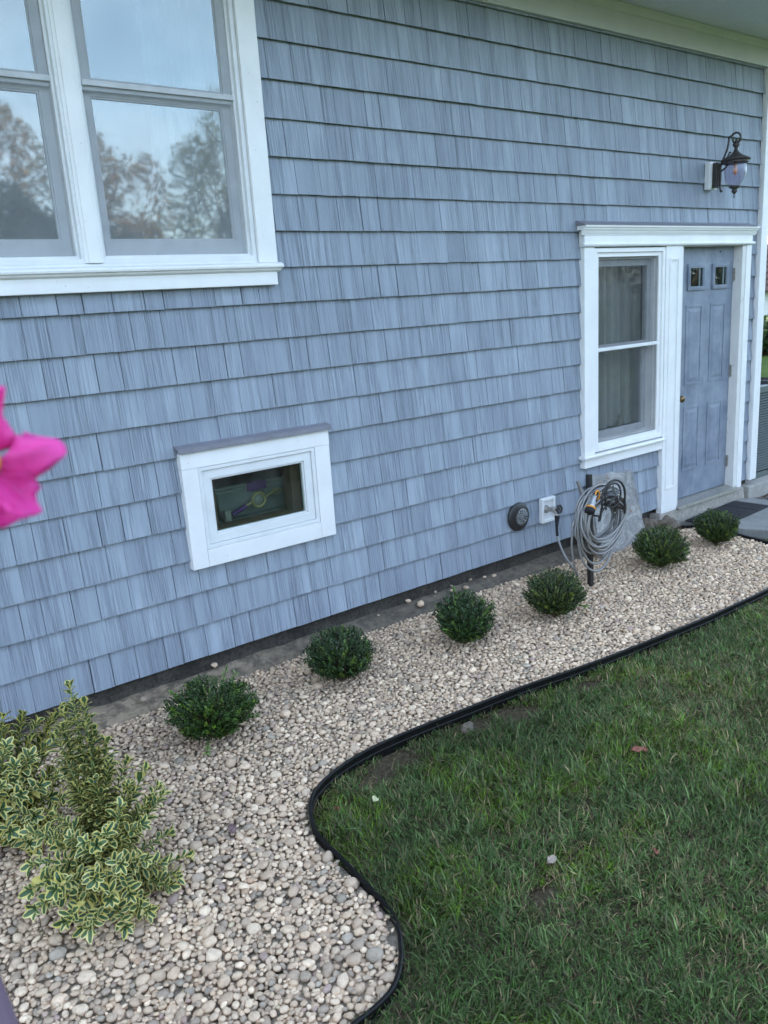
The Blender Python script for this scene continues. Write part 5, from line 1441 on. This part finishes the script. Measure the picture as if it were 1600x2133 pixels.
b.tube(vine, 0.004, 7); b.tube(cat([(-0.42,-3.0,0.45),(-0.5,-2.95,0.9),(-0.45,-2.9,1.35),(-0.35,-2.95,1.7)],8),0.004,7); b.tube(cat([(-0.42,-3.0,0.45),(-0.38,-3.1,0.9),(-0.45,-3.2,1.3)],8),0.004,7); b.build('vine', MAT['green_stem'], mv)
# petals: view-facing disc, pinwheel
fn = (CAM_LOC-FC).normalized(); fn = (fn+Vector((0.35,0.0,0.12))).normalized()
fx = AX_R-fn*AX_R.dot(fn); fx.normalize(); fy = fn.cross(fx)
def petal(q0, seed):
    r_ = random.Random(seed); V, F = [], []; N, Kp = 10, 9
    for i in range(N+1):
        s = i/N; rad = 0.006+0.035*s
        half = (0.17+0.41*math.sin(min(1,s*1.12)*math.pi*0.62))*(1.0 if s < 0.85 else 0.80)
        for j in range(Kp):
            q = (j/(Kp-1)*2-1); ang = q0+q*half+0.22*s*s
            rr = rad*(1-0.12*s*abs(q)**2+0.10*s*math.sin(q*2.4+seed)+0.04*s*math.sin(q*7+seed))
            zz = 0.010*(1-s)**2*-1+0.013*s*math.sin(q*2.2+seed)+0.006*s*math.sin(s*6+q*3+seed*2)+0.0035*s*s*math.sin(q*8+seed*3)
            V.append(FC+fx*rr*math.cos(ang)+fy*rr*math.sin(ang)+fn*(zz+0.004*q))
    for i in range(N):
        for j in range(Kp-1): F.append((i*Kp+j,(i+1)*Kp+j,(i+1)*Kp+j+1,i*Kp+j+1))
    b_ = MB(); b_.add(V, F, 0, True); o = b_.build('petal', MAT['petal_pink'], mv); m_ = o.modifiers.new('thick','SOLIDIFY'); m_.thickness = 0.0006
    return o
for i, q in enumerate((66, 8, -42, -92, 150)): petal(math.radians(q), i*1.7)
b = MB(); b.lathe([(0.0075,-0.004),(0.009,0.002),(0.005,0.003),(0.001,0.001)], FC, fn, 14); b.build('throat', MAT['petal_throat'], mv)
for i, p_ in enumerate([(-0.40,-3.02,0.8),(-0.36,-3.0,1.0),(-0.33,-3.0,1.2),(-0.27,-3.05,1.4),(-0.17,-3.09,1.57),(-0.47,-2.92,1.1),(-0.45,-2.9,1.35),(-0.38,-2.95,1.6),(-0.42,-3.15,1.1),(-0.45,-3.2,1.3)]):
    for sg in (0, math.pi):
        o = bpy.data.objects.new('leaf', np_mesh('leaf', VL[i%7][0], VL[i%7][1], [MAT['vine_leaf'],MAT['vine_leaf']], mat_idx=VL[i%7][2])); COL.objects.link(o); place(o, mv, p_)
        o.rotation_euler = (0.2, 0.35, i*1.1+sg); o.scale = (0.085,0.09,0.085)

# ------------------------------------------------------------------ beyond: trees across the yard (mirrored in the panes), neighbour's place
def crown(cx, cy, cz, rx, rz, n, pal, r_):
    u = unit(r_.normal(size=(n,3))); rad = np.cbrt(r_.uniform(0.25,1,n))
    bl = np.array([0.22*noise.noise(Vector(q*2.2)+Vector((cx,cy,0)))+0.14*noise.noise(Vector(q*5)+Vector((cy,cx,0))) for q in u])
    P = np.array([cx,cy,cz])+u*(rad+bl)[:,None]*np.array([rx,rx,rz])
    Dr = unit(r_.normal(size=(n,3))); Nr = unit(np.cross(Dr, r_.normal(size=(n,3))))
    L = r_.uniform(0.10,0.20,n); Wd = L*r_.uniform(0.5,0.8,n)
    c_ = np.array(pal)[r_.integers(0,len(pal),n)]*r_.uniform(0.6,1.3,n)[:,None]
    S = unit(np.cross(Dr, Nr)); h_ = P+Dr*(0.5*L)[:,None]
    Vt = np.stack([P, h_+S*(Wd*0.5)[:,None], P+Dr*L[:,None], h_-S*(Wd*0.5)[:,None]], 1).reshape(-1,3)
    Ft = (np.arange(n)[:,None,None]*4+np.array([[0,1,2],[0,2,3]])[None]).reshape(-1,3)
    return Vt, Ft, np.repeat(np.concatenate([c_, np.ones((n,1))],1), 4, axis=0)
DARK = [(0.014,0.028,0.012),(0.022,0.038,0.016),(0.030,0.034,0.016)]; GREEN = [(0.035,0.07,0.02),(0.05,0.09,0.025),(0.03,0.055,0.02)]; ORANGE = [(0.20,0.10,0.03),(0.24,0.15,0.05),(0.14,0.09,0.03),(0.10,0.10,0.03)]; OLIVE = [(0.09,0.10,0.03),(0.06,0.08,0.025),(0.13,0.11,0.03)]
tr = np.random.default_rng(3); V, F, C = [], [], []; nv = 0; trunks = MB()
def add_tree(x, y, h, rx, rz, n, pal):
    global nv
    v_, f_, c_ = crown(x, y, h-rz*0.95, rx, rz, int(n*(4.2 if 4 < x < 16 and y < 0 else 2.0)), pal, tr); V.append(v_); F.append(f_+nv); C.append(c_); nv += len(v_)
    trunks.tube([(x,y,-0.3),(x+0.1,y,h*0.35),(x-0.05,y,h*0.75)], 0.2, 7, radii=[0.24,0.18,0.07])
    for q in range(4): trunks.tube([(x,y,h*0.4),(x+rx*0.5*math.cos(q*1.6),y+rx*0.5*math.sin(q*1.6),h*0.7)], 0.08, 5, radii=[0.09,0.03])
for (x,y,h,rx,rz,n,pal) in [(5.4,-20,5.6,2.0,2.7,2600,DARK),(7.2,-21,5.0,1.5,2.3,1800,DARK),(6.6,-24,8.6,1.6,2.2,900,ORANGE),(8.9,-20,4.3,1.1,2.2,1500,DARK),(9.7,-25,8.3,1.3,2.0,420,ORANGE),(11.2,-24,7.2,1.3,1.9,420,ORANGE),(10.2,-22,5.0,1.0,1.4,500,ORANGE),(11.6,-21,3.4,1.5,1.9,1500,OLIVE),
                            (13.0,-20,5.3,1.0,2.6,1600,DARK),(14.6,-24,8.6,2.1,4.0,2400,OLIVE),(17,-22,6.5,2.4,3.2,2000,GREEN),(2.5,-23,6.5,2.4,3.2,2000,GREEN),(-1.5,-22,5.5,2.4,2.8,1500,OLIVE),(-6,-23,7,2.8,3.4,1500,GREEN),(-11,-22,6,2.8,3.0,1200,ORANGE),(21,-23,6,2.6,3.0,1400,ORANGE),(26,-22,7,3.0,3.5,1400,GREEN),(32,-20,7,3.0,3.5,1200,OLIVE),(9.2,-27,3.6,3,2,1200,OLIVE),(-17,-20,7,3,3.4,1200,GREEN),(24,-9.5,4.2,2.2,2.4,1500,DARK),(28,-12,4.8,2.4,2.6,1500,DARK),(32,-15,5,2.6,2.8,1500,DARK),(36,-13,5,2.6,2.8,1200,DARK),(20,-9,3.6,1.8,2.1,1300,DARK)]:
    add_tree(x,y,h,rx,rz,n,pal)
me = np_mesh('woodland', np.vstack(V), np.vstack(F), [MAT['tree_leaf']], [('leafcol','FLOAT_COLOR','POINT',np.vstack(C))], smooth=False)
wd = link_mesh('woodland', me, (0,0,0)); tag(wd, 'autumn trees across the yard mirrored in the big window', 'trees', kind='stuff')
tk = trunks.build('trunks', MAT['bark'], wd)

V, F, C = [], [], []; nv = 0; trunks = MB()
for (x,y,h,rx,rz,n,pal) in [(22.2,8.15,0.75,0.9,0.5,1200,GREEN),(31,19,8,3,3.4,2600,GREEN),(36,18,9,3,3.8,2000,OLIVE),(27,20,7,3,3,1600,GREEN)]:
    add_tree(x,y,h,rx,rz,n,pal)
me = np_mesh('hedgerow', np.vstack(V), np.vstack(F), [MAT['tree_leaf']], [('leafcol','FLOAT_COLOR','POINT',np.vstack(C))], smooth=False)
hd = link_mesh('hedgerow', me, (0,0,0)); tag(hd, 'dark green shrubs and trees beyond the house corner', 'hedge', kind='stuff')
trunks.build('trunks', MAT['bark'], hd)
nb = empty('neighbour_garage', (27,12,-0.2)); tag(nb, 'white garage with brown roof glimpsed past the house corner', 'garage')
b = MB(); b.box(23.5,31,10.5,16,-0.3,1.45); b.build('wall', MAT['neighbour_white'], nb)
simple('brown_roof', (0.10,0.065,0.055), 0.9, 0.2, vary=0.25, scale=12)
b = MB()
for i in range(9):
    y0, z0 = 10.1+i*0.33, 1.40+i*0.20
    b.box(23.1,31.4,y0,y0+0.36,z0,z0+0.07)
b.add([(23.1,10.1,1.40),(31.4,10.1,1.40),(31.4,13.1,3.2),(23.1,13.1,3.2),(31.4,16.2,1.40),(23.1,16.2,1.40)],[(0,1,2,3),(3,2,4,5)]); b.add([(23.3,10.4,1.4),(23.3,16,1.4),(23.3,13.1,3.15)],[(0,1,2)]); b.build('roof', MAT['brown_roof'], nb)
# dry stone wall in front of it
sw = empty('stone_wall', (20,7.4,-0.22)); tag(sw, 'low dry stone wall beyond the lawn past the corner', 'stone wall')
simple('wall_stone', (0.17,0.16,0.15), 0.9, 0.2, vary=0.35, scale=6)
for row in range(4):
    x = 16.0+0.2*(row % 2)
    while x < 24:
        w_ = rs.uniform(0.35,0.6); yy = 5.3+(x-16)*0.55
        b = MB(); b.obox((x+w_/2, yy, -0.12+row*0.2), (w_/2*0.86,w_/2*0.45,0), (-0.08,0.16,0), (0,0,0.092)); b.build('stone', MAT['wall_stone'], sw, 0.03); x += w_
